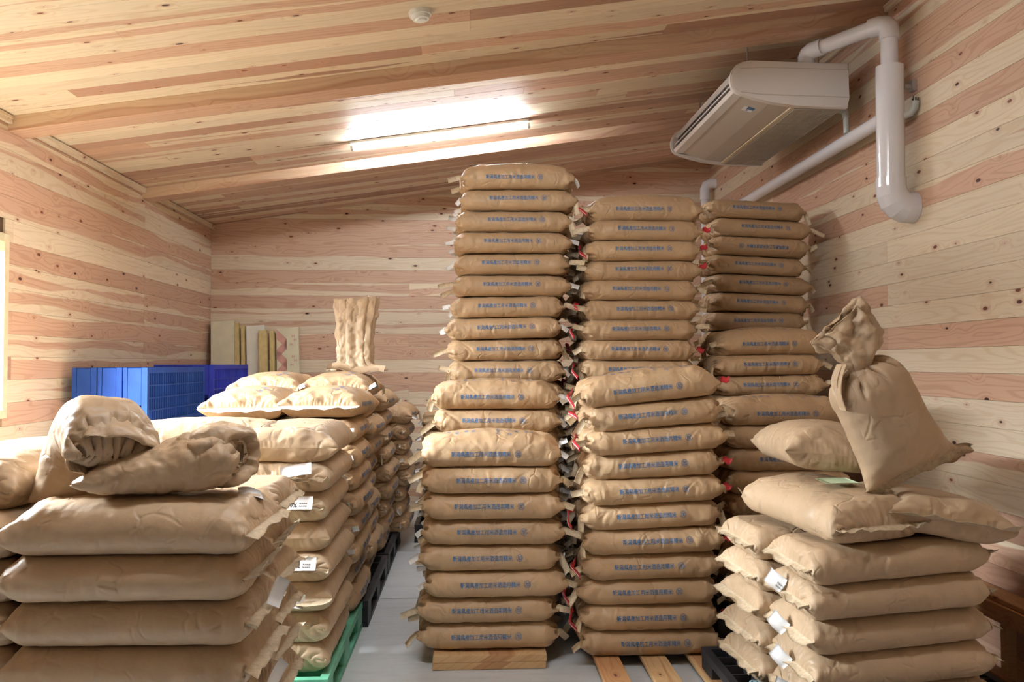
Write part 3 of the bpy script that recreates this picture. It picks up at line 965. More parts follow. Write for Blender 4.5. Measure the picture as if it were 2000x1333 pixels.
# stack C near the right wall
stack(LETT+' in low front step of right stack', 'lettered sacks in the front step of the right stack', 4.30, lambda i: 1.70, .145, .1205, 9, ties=('kraft', 'kraft'), top=LTOP[1], seed=8, seen_from=3)
stack(LETT+' in middle step of right stack', 'lettered sacks in the middle step of the right stack', 4.86, lambda i: 1.80+(.02 if i % 2 else 0), .145, .1225, 12, rolls=lambda i: .8,
      ties=lambda i, r: ('kraft', 'kraft'), top=LTOP[0], seed=9, seen_from=8)
stack(LETT+' in tall rear step of right stack', 'lettered sacks in the tall rear step of the right stack', 5.44, lambda i: 1.955+(.015 if i % 3 else -.01), .145, .1262, 19,
      rolls=lambda i: -2.4 if i > 12 else 0, ties=('kraft', 'kraft'), flip=(16,), seed=10, top=LV[2], seen_from=12)

# ------------------------------------------------------------------ left piles along the aisle (long sides towards the aisle)
def lstack(prefix, group, xc, yc, z0, n, seed, top=None, jit=.03, V=None, ties=('kraft', 'kraft'), turn=90, pitch=.125, seams=None, slips=None, seamcol=None, skip=()):
    rng = random.Random(seed); V = V or LV; last = None
    for i in range(n):
        k = rng.choice([q for q in range(len(V)) if q != last]); last = k
        v = V[k] if not (top is not None and i == n-1) else top
        t = turn(i) if callable(turn) else turn
        lab = '%s, %s' % (prefix, ORD[i] if i < n-1 else 'topmost one')
        lift = 0
        sack(v, (xc+rng.uniform(-jit, jit), yc+rng.uniform(-.012, .012), z0+pitch*(i+.5)), (0, 0, R(t+rng.uniform(-1.5, 1.5))), lab, group,
             name='rice_sack', ties=ties, seams=seams, slips=(slips(i) if slips else ()), seamcol=seamcol, rng=rng)

# far aisle rows, black pallets
for (y, n1, n2, pt, xo, tag_, sd) in ((5.32, 10, 10, .120, 0, 'in second aisle block', 61), (6.01, 9, 8, .1205, .03, 'in third aisle block', 62), (6.70, 8, 7, .1185, .13, 'in last aisle block', 63)):
    for (x, side, nn) in ((-.79, 'aisle side', n1), (-1.215, 'wall side', n2)):
        lstack(LETT+' %s, %s' % (tag_, side), 'lettered sacks %s, %s' % (tag_, side), x+xo, y, .145, nn, sd+(0 if side == 'aisle side' else 7), top=LFLAT, jit=.035,
               ties=('white', 'kraft') if sd % 2 else ('kraft', 'white'), pitch=pt)
# block with the white-taped sacks on top
for (x, side) in ((-.775, 'aisle side'), (-1.185, 'wall side')):
    lstack(LETT+' under white-taped pair, %s' % side, 'lettered sacks under the white taped pair, %s' % side, x, 4.635, .145, 8, 71 if x > -1 else 72, jit=.03, ties=('white', 'kraft'))
# end row across the aisle
stack(LETT+' in far aisle-end pile, left part', 'lettered sacks at the far end of the aisle', 6.75, -.05, .145, .125, 7, ties=('white', 'kraft'), top=LTOP[0], seed=75)
stack(LETT+' in far aisle-end pile, right part', 'lettered sacks at the far end of the aisle, right part', 6.75, .64, .145, .125, 7, ties=('kraft', 'kraft'), top=LTOP[1], seed=76)
# the pair with white sewn tape
PL = 'plain kraft sack'
sack(LFLAT, (-.765, 4.66, 1.150+.063), (0, R(1), R(88)), 'kraft sack with white sewn tape, right one of the pair by the aisle', 'white-taped sacks', seams=(-1,), seamcol='tie_white', ties=None)
sack(LFLAT, (-1.185, 4.66, 1.150+.063), (0, R(-1), R(92)), 'kraft sack with white sewn tape, left one of the pair', 'white-taped sacks', seams=(-1,), seamcol='tie_white', ties=None)

# P2: plain sacks with 60% slips on the green pallet
def slips2(i):
    if i in (3, 5): return [(0, (.358, -.02, .030), (R(-24), 0, R(-90)), True)]
    if i == 6: return [(0, (.352, .02, .040), (R(-40), R(-8), R(-90)), False)]
    if i == 2: return [(1, (.362, .03, -.012), (R(-6), R(14), R(-90)), False)]
    return []
def slipsL(i):
    """the sack end that faces the camera is local -x after a quarter turn"""
    out = []
    for (k, p, r, pr) in slips2(i): out.append((k, (-p[0], p[1], p[2]), (r[0], r[1], R(90)+0*r[2]), pr))
    return out
def turned(prefix, group, xc, y, n, seed, top=None, slips=None, V=None, z0=.145):
    rng = random.Random(seed); V = V or PV; last = None
    for i in range(n):
        k = rng.choice([q for q in range(len(V)) if q != last]); last = k
        v = V[k] if not (top is not None and i == n-1) else top
        lab = '%s, %s' % (prefix, ORD[i] if i < n-1 else 'topmost one')
        sl = []
        for (kk, p, r, pr) in (slips(i) if slips else []):
            sl.append((kk, p, r, pr))
        sack(v, (xc+rng.uniform(-.012, .012), y, z0+.1255*(i+.5)), (0, 0, R(90+rng.uniform(-1.5, 1.5))), lab, group, seams=(-1, 1) if i in (6, 5, 3, 2) else (1,), slips=sl, rng=rng)
def s2(i):
    e = -.352
    if i in (3, 5): return [(0, (e, -.085, .022), (R(-26), 0, R(-90)), True)]
    if i == 6: return [(0, (e-.003, -.06, .030), (R(-38), R(-8), R(-90)), False)]
    if i == 2: return [(1, (e, -.06, .0), (R(-12), R(12), R(-90)), False)]
    return []
turned(PL+' on green pallet beside the aisle', 'plain sacks on the green pallet, aisle side', -.79, 3.84, 8, 81, top=PTOP[0], slips=s2)
turned(PL+' on green pallet, second row from the aisle', 'plain sacks on the green pallet, second row', -1.21, 3.84, 7, 82)
turned(PL+' on green pallet, third row from the aisle', 'plain sacks on the green pallet, third row', -1.63, 3.84, 7, 83)
sack(PTOP[1], (-1.16, 3.72, 1.025+.070), (0, 0, R(4)), 'plain kraft sack glaring white in window light, crosswise in front of the blue pallets', None, seams=(1,), slips=[(1, (.33, -.03, .055), (R(-70), 0, R(10)), False)])
sack(PV[1], (-1.50, 4.15, 1.025+.063), (0, 0, R(2)), 'plain kraft sack lying crosswise right behind the glaring one', None, seams=(1,))

# P1: near left pile, long sides towards the camera
def near_pile(prefix, group, xc, y, n, seed, z0=.145, top=None, slips=None, turn=0, jx=.012, V=None, rolls=0, pitch=.1255):
    rng = random.Random(seed); V = V or PV; last = None
    for i in range(n):
        k = rng.choice([q for q in range(len(V)) if q != last]); last = k
        v = V[k] if not (top is not None and i == n-1) else top
        lab = '%s, %s' % (prefix, ORD[i] if i < n-1 else 'topmost one')
        ro = rolls(i) if callable(rolls) else rolls
        sack(v, (xc+rng.uniform(-jx, jx), y+rng.uniform(-.01, .01), z0+pitch*(i+.5)), (0, R(-ro), R(turn+rng.uniform(-1.5, 1.5))), lab, group, seams=(-1, 1), slips=(slips(i) if slips else ()), rng=rng)
def s1(i):
    if i == 6: return [(1, (.285, .03, .070), (R(-68), R(8), R(35)), False)]
    if i == 4: return [(2, (.372, .02, .035), (R(-10), R(28), R(30)), False)]
    if i == 2: return [(2, (.372, .05, .03), (R(-10), R(40), R(40)), False)]
    return []
near_pile(PL+' in front row of near left pile', 'plain sacks in the front row of the near left pile', -.960, 2.55, 7, 91, top=PTOP[0], slips=s1)
near_pile(PL+' in rear row of near left pile', 'plain sacks in the rear row of the near left pile', -.985, 2.985, 7, 92)
turned(PL+' at far left edge of near left pile', 'plain sacks at the far left edge of the near left pile', -1.50, 2.78, 7, 93, z0=.12)
sack(PTOP[1], (-1.51, 2.88, .998+.072), (0, R(-2), R(84)), 'plain puffy kraft sack at the far left edge, lit white by the window', None, seams=(1,))
# P3: near right pile on a black pallet
def s3(i):
    if i in (2, 1): return [(1, (-.365, .02, .01), (R(-10), R(40), R(-60)), False)]
    if i == 0: return [(2, (-.375, .02, .01), (R(-10), R(20), R(-60)), False)]
    if i == 3: return [(1, (-.355, .05, .035), (R(-18), R(30), R(-60)), True)]
    return []
near_pile(PL+' in front row of near right pile', 'plain sacks in the front row of the near right pile', 1.545, 3.10, 5, 101, z0=.16, turn=2, rolls=4.2, slips=s3)
near_pile(PL+' in rear row of near right pile', 'plain sacks in the rear row of the near right pile', 1.475, 3.50, 5, 102, z0=.145, turn=3, rolls=1.5)
SLANT = sack(PTOP[1], (1.425, 3.25, .865), (R(-3), R(-2), R(100)), 'plain kraft sack lying slantwise on near right pile, under the green slip', None, seams=(1, -1), slips=[(1, (.28, .14, .045), (R(-60), 0, R(150)), False)])
sack(PTOP[0], (1.80, 3.24, .850), (R(8), R(3), R(80)), 'plain kraft sack at the right edge of the near right pile top', None, seams=(-1,))
sack(PTOP[2], (1.50, 3.50, 1.065), (R(5), R(2), R(82)), 'plump kraft sack lying behind the upright sack with the twisted neck', None, seams=(1,))

# ---- sacks of odd shapes, lofted
def loft(sections, nu=70, nv=96, seed=0, cell=.05, amp=.003, tilt=.16, growth=None, pleat=0.0, npleat=9):
    """sections: (centre, axis a, axis b, half a, half b, squareness); smooth between them"""
    K = len(sections)
    keys = []
    for c, a, b, ra, rb, p in sections:
        keys.append(np.concatenate([c, Vector(a).normalized()[:], Vector(b).normalized()[:], [ra, rb, p]]))
    keys = np.array(keys, float)
    tt = np.linspace(0, K-1, nu)
    Kp = np.concatenate([2*keys[:1]-keys[1:2], keys, 2*keys[-1:]-keys[-2:-1]])
    i = np.minimum(tt.astype(int), K-2); f = (tt-i)[:, None]
    p0, p1, p2, p3 = Kp[i], Kp[i+1], Kp[i+2], Kp[i+3]
    Q = .5*((2*p1)+(-p0+p2)*f+(2*p0-5*p1+4*p2-p3)*f*f+(-p0+3*p1-3*p2+p3)*f**3)
    Q[:, 9:11] = np.maximum(Q[:, 9:11], .004)
    th = np.linspace(0, 2*np.pi, nv, endpoint=False)[None]
    e = Q[:, 11][:, None]
    cx = np.sign(np.cos(th))*np.abs(np.cos(th))**e; sy = np.sign(np.sin(th))*np.abs(np.sin(th))**e
    if pleat:
        rg = np.random.RandomState(seed+3); ph = rg.uniform(0, 6.28, 3)
        z = 1+pleat*(growth[:, None] if growth is not None else 1)*(np.abs(np.sin(th*npleat/2+ph[0]+.5*np.sin(th*2+ph[1])))-.5)
        cx = cx*z; sy = sy*z
    P = Q[:, None, 0:3]+Q[:, None, 3:6]*(Q[:, 9][:, None]*cx)[..., None]+Q[:, None, 6:9]*(Q[:, 10][:, None]*sy)[..., None]
    N = grid_normals(P)
    d = crumple(P, seed, cell=cell, amp=amp, tilt=tilt)+crumple(P, seed+9, cell=cell*.45, amp=amp*.5, tilt=tilt*.7)
    if growth is not None: d = d*(.35+growth[:, None])
    return P+N*d[..., None]

def closed_mesh(name, P, mat, cap0=True, cap1=True):
    nu, nv = P.shape[:2]
    V = P.reshape(-1, 3).tolist(); I = np.arange(nu*nv).reshape(nu, nv); J = np.roll(I, -1, 1)
    F = np.stack([I[:-1], I[1:], J[1:], J[:-1]], -1).reshape(-1, 4).tolist()
    for flag, row in ((cap0, 0), (cap1, nu-1)):
        if flag:
            V.append(P[row].mean(0).tolist()); c = len(V)-1
            F += [[c, I[row, k], I[row, (k+1) % nv]] for k in range(nv)]
    me = bpy.data.meshes.new(name); me.from_pydata(V, [], F); me.materials.append(mat)
    orient_out(me); me.polygons.foreach_set('use_smooth', [True]*len(me.polygons)); return me

X, Y, Z = np.eye(3)
def ax(*v): v = np.array(v, float); return v/np.linalg.norm(v)

def sn(c, n, ra, rb, p=.85, ref=(0, 1, 0)):
    """section normal to n: ra across ref, rb along ref"""
    n = Vector(n).normalized(); r = Vector(ref); r = (r-n*r.dot(n)).normalized(); s = r.cross(n).normalized()
    return (c, tuple(s), tuple(r), ra, rb, p)
def sn(c, n, ra, rb, p=.85, ref=(0, 1, 0)):
    """section normal to n: ra across ref, rb along ref"""
    n = Vector(n).normalized(); r = Vector(ref); r = (r-n*r.dot(n)).normalized(); s = r.cross(n).normalized()
    return (c, tuple(s), tuple(r), ra, rb, p)
def sharp(me, deg=22):
    try: me.set_sharp_from_angle(angle=R(deg))
    except Exception: pass
    return me
def bend_grid(P, f0, f1, total, axis_y=True):
    """curl the upper part of an upright sheet about the y axis, progressively from height f0 to f1"""
    Q = P.copy(); n = 60
    hs = np.linspace(f0, f1, n); da = total/n; dh = (f1-f0)/n
    for k in range(n):
        h = hs[k]
        # pivot moves along the already bent spine: apply in the unbent frame from the top down
        h = hs[n-1-k]
        m = Q[:, :, 2] > h
        x, z = Q[:, :, 0].copy(), Q[:, :, 2].copy()
        c, s_ = math.cos(da), math.sin(da)
        Q[:, :, 0] = np.where(m, x*c+(z-h)*s_, x); Q[:, :, 2] = np.where(m, h-x*s_+(z-h)*c, z)
    return Q
# half-full sack at the left, its open neck rolled over with the mouth towards the camera
o = empty('opened_rice_sack', (-1.205, 2.64, 1.00), (0, R(9), 0)); tag(o, 'half-full kraft sack slumped upright, its neck rolled over a dark mouth', 'sack')
P = sim_bag(201, L0=.53, W0=.42, T=.24, gather=(.80, .62), slack=.05, steps=170, press=.55)
P = upsample(P); N = grid_normals(P)
hgt = (P[:, :, 0]-P[:, :, 0].min())
fr = np.clip(hgt/.55, 0, 1)
P = P+N*(crumple(P, 203, cell=.10, amp=.0125)*(.45+1.3*np.clip(fr-.35, 0, 1)))[..., None]
P = np.stack([P[:, :, 2]*.95, P[:, :, 1]*.80, hgt], -1)
P[:, :, 0] *= 1.15-.2*fr
P = bend_grid(P, .15, .37, R(112))
P[:, :, 2] = np.where(P[:, :, 2] < .05, .028+P[:, :, 2]*.44, P[:, :, 2])
c_, s_ = math.cos(R(-52)), math.sin(R(-52))
def spin(A):
    A = np.asarray(A, float); x, y = A[..., 0].copy(), A[..., 1].copy(); A[..., 0] = x*c_-y*s_; A[..., 1] = x*s_+y*c_; return A
P = spin(P); P[:, :, 2] -= P[:, :, 2].min()-.003
nu_, nv_ = P.shape[:2]
me = to_mesh('sack_body', P, M['kraft_plain']); orient_out(me); link('sack_body', sharp(me, 26), o)
tipc = P[-3].mean(0); tdir = (P[-1].mean(0)-P[-14].mean(0)); tdir /= np.linalg.norm(tdir)
yy = spin(np.array([0, 1.0, 0]))
q = tipc-tdir*.10
S = [sn(tuple(q-tdir*.03), tuple(tdir), .052, .10, .85, yy), sn(tuple(q+tdir*.02), tuple(tdir), .070, .118, .85, yy), sn(tuple(q+tdir*.07), tuple(tdir+np.array([.1, -.25, .1])), .078, .122, .8, yy),
     sn(tuple(q+tdir*.105), tuple(tdir+np.array([.2, -.4, .2])), .076, .118, .75, yy), sn(tuple(q+tdir*.104), tuple(tdir+np.array([.2, -.4, .2])), .064, .104, .75, yy), sn(tuple(q+tdir*.06), tuple(tdir), .055, .09, .8, yy), sn(tuple(q+tdir*.0), tuple(tdir), .02, .03, .8, yy)]
P2 = loft(S, 70, 110, 5, cell=.14, amp=.011, growth=np.full(70, .8), pleat=.16, npleat=6)
link('rolled_collar', sharp(closed_mesh('rolled_collar', P2, M['kraft_plain']), 26), o)

# limp sack lying in front of it, mouth rolled at the right
o = empty('opened_rice_sack', (-.905, 2.545, 1.045), (0, R(-2), R(6))); tag(o, 'limp crumpled kraft sack lying on its side, torn mouth at its right end', 'sack')
U = (0, 0, 1)
P = sim_bag(211, L0=.56, W0=.40, T=.155, gather=(.80, .60), slack=.06, steps=170, press=.5)
P = upsample(P); N = grid_normals(P)
fr = (P[:, :, 0]-P[:, :, 0].min())/.5
P = P+N*(crumple(P, 213, cell=.09, amp=.0125)*(.6+.8*np.clip(fr, 0, 1)))[..., None]
P[:, :, 0] *= .86; P[:, :, 1] *= .82
P[:, :, 2] = P[:, :, 2]*(.55+.62*np.clip(fr, 0, 1))
P[:, :, 2] += .062+.052*np.clip(fr, 0, 1)
P[:, :, 2] = np.maximum(P[:, :, 2], .004)
me = to_mesh('sack_body', P, M['kraft_plain']); orient_out(me); link('sack_body', sharp(me, 26), o)
S = [sn((.10, -.0, .115), (1, -.1, .1), .10, .076, .75, U), sn((.15, -.005, .118), (1, -.2, .1), .118, .092, .75, U), sn((.195, -.015, .116), (1, -.4, 0), .108, .090, .7, U),
     sn((.222, -.03, .110), (1, -.55, 0), .088, .074, .7, U), sn((.214, -.028, .110), (1, -.55, 0), .068, .055, .7, U), sn((.16, -.01, .108), (1, -.4, 0), .045, .035, .8, U), sn((.12, 0, .105), (1, 0, 0), .02, .015, .8, U)]
P2 = loft(S, 80, 110, 8, cell=.13, amp=.010, growth=np.full(80, .8), pleat=.15, npleat=7)
link('rolled_collar', sharp(closed_mesh('rolled_collar', P2, M['kraft_plain']), 26), o)
for j in range(3):
    A = []
    for k in range(12):
        t = k/11; an = R(200+140*t+40*j)
        c = np.array([.200+.006*j, -.068+.030*math.cos(an)*1.2, .122+.036*math.sin(an)])
        A.append([(c+np.array([.020*q, -.016*q+.004*math.sin(t*17+j), .010*math.sin(an+j)*q])).tolist() for q in (0, .5, 1)])
    link('torn_edge', ribbon('torn_edge', A, M['kraft_plain'], .0008), o)

# plump upright sack on the right pile: an inflated body on its bottom seam, neck twisted and flopping left
o = empty('opened_rice_sack', (1.665, 3.03, .935)); tag(o, 'plump upright kraft sack with a crumpled neck flopping left, top of right pile', 'sack')
P = sim_bag(77, L0=.51, W0=.43, T=.25, gather=(.90, .24), slack=.035, steps=190, press=.85)
P = upsample(P); N = grid_normals(P)
P = P+N*(crumple(P, 78, cell=.12, amp=.0075)*(.5+.9*np.clip(np.abs(P[:, :, 0])/.28, 0, 1)**2))[..., None]
x0 = P[:, :, 0].min()
Ln, Wd, Th = P[:, :, 0]-x0, P[:, :, 1].copy(), P[:, :, 2].copy()
ta = R(27)
P = np.stack([-Ln*math.sin(ta)+Wd*math.cos(ta)*.98, Th*.92+.02, Ln*math.cos(ta)+Wd*math.sin(ta)], -1)
zoff = P[:, :, 2].min(); P[:, :, 2] -= zoff-.004
# settles on what carries it: the lowest corner flattens
P[:, :, 2] = np.where(P[:, :, 2] < .035, .018+P[:, :, 2]*.49, P[:, :, 2])
me = to_mesh('sack_body', P, M['kraft_plain']); orient_out(me); link('sack_body', me, o, (0, 0, 0))
tip = P[-1].mean(0); bot = P[0]
m2 = P.shape[1]//2
A = []
for k, (dx, dz) in enumerate(((0, 0), (.012, -.010), (.024, -.016), (.034, -.018))):
    rr = bot[:m2+1].copy(); rr[:, 0] += dx; rr[:, 2] += dz; rr[:, 1] += .006*np.sin(np.arange(m2+1)*.35+k); rr[:, 2] = np.maximum(rr[:, 2], .006); A.append(rr)
link('end_seam', ribbon('end_seam', np.array(A), M['seam']), o)
tx, ty, tz = tip
S = [sn((tx+.02, ty, tz-.06), (-.45, 0, 1), .060, .075, .9), sn((tx, ty, tz-.01), (-.4, 0, 1), .040, .042, .9), sn((tx-.005, ty, tz+.02), (-.3, 0, 1), .052, .046, .85), sn((tx-.005, ty, tz+.06), (-.35, 0, 1), .085, .060, .8),
     sn((tx-.025, ty, tz+.105), (-.55, 0, 1), .105, .058, .75), sn((tx-.06, ty, tz+.150), (-.72, -.05, .9), .115, .044, .75), sn((tx-.085, ty, tz+.175), (-.75, -.05, .85), .122, .030, .7), sn((tx-.084, ty, tz+.174), (-.75, -.05, .85), .116, .022, .7),
     sn((tx-.05, ty, tz+.14), (-.7, 0, .9), .09, .025, .8), sn((tx-.02, ty, tz+.09), (-.5, 0, 1), .05, .015, .8)]
g = np.clip(np.linspace(.3, 1.8, 100), .3, 1.1)
P2 = loft(S, 100, 120, 14, cell=.10, amp=.014, growth=g, pleat=.22, npleat=7)
link('sack_neck', closed_mesh('sack_neck', P2, M['kraft_plain']), o)
for j, (dx, ln) in enumerate(((-.075, .17), (-.055, .13))):
    A = []
    for k in range(14):
        t = k/13
        A.append([(tx+dx-.030*math.sin(t*2.6)-.02*j, ty-.045+.022*q+.03*j-.03*t, tz+.015-ln*t) for q in np.linspace(-1.2, 1.2, 5)])
    link('shoulder_pleat', ribbon('shoulder_pleat', A, M['kraft_plain'], .0012), o)
A = []
for k in range(12):
    t = k/11; c = np.array([.13+.16*t, .10, .15+.02*t]); hw = .050*(1-.65*t)
    A.append([(c+np.array([0, .012*math.sin(q*4+t*6), hw*q+.006*math.sin(t*9)])).tolist() for q in np.linspace(-1, 1, 7)])
link('loose_corner', ribbon('loose_corner', A, M['kraft_plain']), o)

# empty paper sack standing upright on the left pile
o = empty('empty_paper_sack', (-.735, 5.42, 1.395)); tag(o, 'empty wrinkled paper sack standing upright on the left sacks against the back wall', 'paper sack')
S = [((.02, 0, .0), X, Y, .165, .10, .7), ((.015, 0, .018), X, Y, .150, .085, .7), ((.0, 0, .04), X, Y, .115, .050, .8), ((-.01, 0, .10), X, Y, .105, .042, .8), ((-.01, 0, .20), X, Y, .108, .04, .8),
     ((-.005, 0, .30), X, Y, .118, .04, .8), ((0, 0, .39), X, Y, .130, .038, .8), ((.003, 0, .455), X, Y, .132, .036, .8), ((.003, 0, .456), X, Y, .129, .032, .8), ((.0, 0, .38), X, Y, .12, .03, .8), ((0, 0, .2), X, Y, .09, .02, .8)]
P = loft(S, 110, 120, 19, cell=.06, amp=.009, growth=np.full(110, .8), pleat=.30, npleat=10)
P[:, :, 2] += .055*(P[:, :, 0]+.1)*(P[:, :, 2] > .3)
link('sack_body', closed_mesh('sack_body', P, M['kraft_plain']), o)
A = []
for k in range(10):
    t = k/9; A.append([(-.17+.36*t, -.10+.05*q+.01*math.sin(t*8), .022+.012*math.sin(t*9)-.02*t+.02*q) for q in (-1, 0, 1)])
link('base_flap', ribbon('base_flap', A, M['kraft_plain'], .0012), o)

# ------------------------------------------------------------------ pallets
def plastic_pallet(name, label, w, d, h, mat, loc, rot=(0, 0, 0), group=None, slots=(9, 22), deck_t=.035, lip=True):
    """nine-block plastic pallet, slotted decks; local z is its thickness"""
    o = empty(name, loc, rot); tag(o, label, 'pallet', group)
    def deck(z0, z1, nm, nx, ny):
        m = MB()
        f = .035
        m.lohi((0, 0, z0), (w, f, z1)); m.lohi((0, d-f, z0), (w, d, z1)); m.lohi((0, f, z0), (f, d-f, z1)); m.lohi((w-f, f, z0), (w, d-f, z1))
        for i in range(1, nx):
            x = f+(w-2*f)*i/nx; b = .022 if i % 4 == 0 else .008
            m.lohi((x-b/2, f, z0+.004), (x+b/2, d-f, z1-.002))
        for j in range(1, ny):
            y_ = f+(d-2*f)*j/ny; b = .020 if j % 6 == 0 else .009
            m.lohi((f, y_-b/2, z0+.002), (w-f, y_+b/2, z1-.0035))
        p = m.build(nm, mat, o); p['kind'] = 'stuff'; return p
    deck(h-deck_t, h, 'top_deck', slots[0], slots[1])
    deck(0, deck_t*.7, 'bottom_deck', 6, 6)
    bw, bd = w*.17, d*.15
    for i in range(3):
        for j in range(3):
            x0 = (0, (w-bw)/2, w-bw)[i]; y0_ = (0, (d-bd)/2, d-bd)[j]
            MB().lohi((x0+.002, y0_+.002, deck_t*.7), (x0+bw-.002, y0_+bd-.002, h-deck_t), .004).build('block', mat, o)
    return o

# blue pallets on edge along the left wall: thickness towards +x, deck grid faces the room
BG = 'blue pallets standing on edge'
for i, lab in enumerate(('blue plastic pallet on edge, flat against the left wall', 'blue plastic pallet on edge, middle of the three by the left wall', 'blue plastic pallet on edge, its slotted deck facing the room')):
    plastic_pallet('plastic_pallet', lab, 1.41, 1.12, .148, M['blue'], (-2.465+.155*i, 5.27, 1.412), (0, R(90), 0), BG, slots=(17, 26))
for i, lab in enumerate(('violet-blue plastic pallet on edge behind the blue ones, by the wall', 'violet-blue plastic pallet on edge behind the blue ones, middle', 'violet-blue plastic pallet on edge behind the blue ones, slotted side to the room')):
    plastic_pallet('plastic_pallet', lab, 1.425, 1.02, .148, M['blue_violet'], (-2.465+.155*i, 6.60, 1.428), (0, R(90), 0), BG, slots=(17, 22))
plastic_pallet('plastic_pallet', 'green plastic pallet under the sacks beside the aisle', 1.12, 1.12, .142, M['green'], (-1.70, 3.46, 0), slots=(8, 12))
plastic_pallet('plastic_pallet', 'green plastic pallet under the near left pile', 1.2, 1.0, .115, M['green'], (-1.80, 2.33, 0), slots=(6, 6))
for i, (y, lab) in enumerate(((4.60, 'black plastic pallet under the white-taped sacks beside the aisle'), (5.72, 'black plastic pallet under the last sack block along the aisle'))):
    plastic_pallet('plastic_pallet', lab, 1.08, 1.08 if i == 0 else 1.02, .142, M['darkplastic'], (-1.63, y-.02, 0), slots=(6, 6))
MB()
plastic_pallet('plastic_pallet', 'black plastic pallet across the far end of the aisle', 1.30, .9, .142, M['darkplastic'], (-.44, 6.70, 0), slots=(8, 6))
bp = plastic_pallet('plastic_pallet', 'black plastic pallet with slotted deck under the near right pile', 1.12, 1.05, .142, M['darkplastic'], (1.06, 2.72, 0), slots=(12, 10))
m = MB(); m.cyl((.10, .62, .142), (.10, .62, .144), .022); lg = m.build('round_emblem', M['cyan_logo'], bp); lg['label'] = 'pale blue round emblem'
m = MB(); m.cyl((.10, .62, .144), (.10, .62, .1448), .014); m.build('emblem_ring', M['darkplastic'], lg)
m = MB(); m.cyl((.10, .62, .1448), (.10, .62, .1456), .008); m.build('emblem_centre', M['cyan_logo'], lg)
plastic_pallet('plastic_pallet', 'black plastic pallet under the right stack', 1.1, 1.75, .142, M['darkplastic'], (1.30, 4.30, 0), slots=(6, 8))

# timber under the centre stack: two boards laid flat on each other
o = empty('wooden_board_pair', (.095, 4.75, 0)); tag(o, 'two pale planks stacked flat under the centre stack', 'plank')
for i in range(2):
    b = MB(); b.box((0, 0, 0), (1.66, .535, .032)); bmesh.ops.bevel(b.bm, geom=list(b.bm.edges), offset=.0015, segments=1, affect='EDGES')
    bm_o = b.build('plank', M['plain_wood'], o, (.004*i, 0, .018+.0335*i), (0, 0, R(90)))
    bm_o.color = (.55, .0, 0, 1)
# slatted wooden pallet under the red-corded stack
o = empty('wooden_pallet', (.86, 3.28, 0)); tag(o, 'slatted wooden pallet under the red-corded stack, three slats showing', 'pallet')
for i, (x, tn) in enumerate(((.65, .85), (.873, .35), (1.10, .65), (.43, .6), (1.3, .5))):
    if i > 2: continue
    b = MB(); b.box((0, 0, 0), (2.15, .022, .118)); bmesh.ops.bevel(b.bm, geom=list(b.bm.edges), offset=.0015, segments=1, affect='EDGES')
    s_ = b.build('slat', M['plain_wood'], o, (x-.86, 1.075, .039), (R(90), 0, R(90))); s_.color = (tn, .1, 0, 1)
for y_ in (.3, 1.05, 1.9):
    b = MB(); b.box((0, 0, 0), (.60, .09, .027)); s_ = b.build('cross_batten', M['plain_wood'], o, (.015, y_, .0138)); s_.color = (.6, .2, 0, 1)

# low timber rack along the right wall
o = empty('timber_rack', (2.30, 3.2, 0)); tag(o, 'low timber rack in shadow along the right wall beside the near right pile', 'rack')
def tim(nm, c, d, tone, rot=None):
    b = MB(); b.box((0, 0, 0), d); bmesh.ops.bevel(b.bm, geom=list(b.bm.edges), offset=.003, segments=1, affect='EDGES')
    q = b.build(nm, M['plain_wood'], o, c, rot or (0, 0, 0)); q.color = (tone, .3, 0, 1); return q
tim('top_rail', (.06, 0, .405), (1.5, .115, .022), .8, (0, 0, R(90)))
tim('front_rail', (.0, 0, .355), (1.5, .022, .078), .7, (0, 0, R(90)))
for y_ in (-.70, .30, .72): tim('post', (.035, y_, .158), (.045, .045, .314), .1)
tim('bottom_rail', (.0, 0, .05), (1.5, .03, .08), .8, (0, 0, R(90)))

# insulation panels leaning in the back left corner
o_y = 7.72
PN = [(-2.50, .225, .045, 1.885, 'foam_cream', 'wide cream foam panel leaning leftmost in the back corner'),
      (-2.272, .04, .05, 1.875, 'foam_edge', 'narrow yellow foam strip right of the wide cream panel'),
      (-2.215, .035, .05, 1.85, 'foam_edge', 'second narrow yellow foam strip from the left'),
      (-2.165, .175, .045, 1.845, 'foam_white', 'white foam panel in the middle of the leaning row'),
      (-2.03, .075, .04, 1.80, 'foam_edge', 'tilted yellow edge-on board in front of the white foam panel'),
      (-1.945, .04, .05, 1.80, 'foam_edge', 'narrow yellow strip touching the zigzag panel')]
for i, (x, w, t, h, mt, lab) in enumerate(PN):
    y_ = 7.74-(.06 if i == 4 else 0)
    lean = math.asin(min(.45, (YB-.07-t-y_-.0)/h)) if i != 4 else math.asin(.38/h)
    m = MB(); m.lohi((0, 0, 0), (w, t, h), .002)
    q = m.build('foam_panel', M[mt], None, (x+.14, y_, .0), (-lean, R(-4.5), 0)); tag(q, lab, 'panel', None)
    q.location.z = .004+w*math.sin(R(4.5))*0
o = empty('foam_panel', (-1.885+.14, 7.74, .004), (-math.asin(.42/1.83), R(-4.5), 0)); tag(o, 'cream foam panel printed with a pink zigzag, rightmost of the leaning row', 'panel')
MB().lohi((0, 0, 0), (.215, .035, 1.83), .002).build('board', M['foam_cream'], o)
zz = MB()
for k in range(9):
    za = 1.83-.06-k*.205
    for (xa, xb, z1_, z2_) in ((.004, .10, za, za-.1025), (.10, .004, za-.1025, za-.205)):
        if z2_ < .02: continue
        zz.prism([(xa, z1_-.05), (xb, z2_-.05), (xb, z2_+.05), (xa, z1_+.05)], 'y', -.0012, .001)
zp = zz.build('zigzag_print', M['pink'], o)
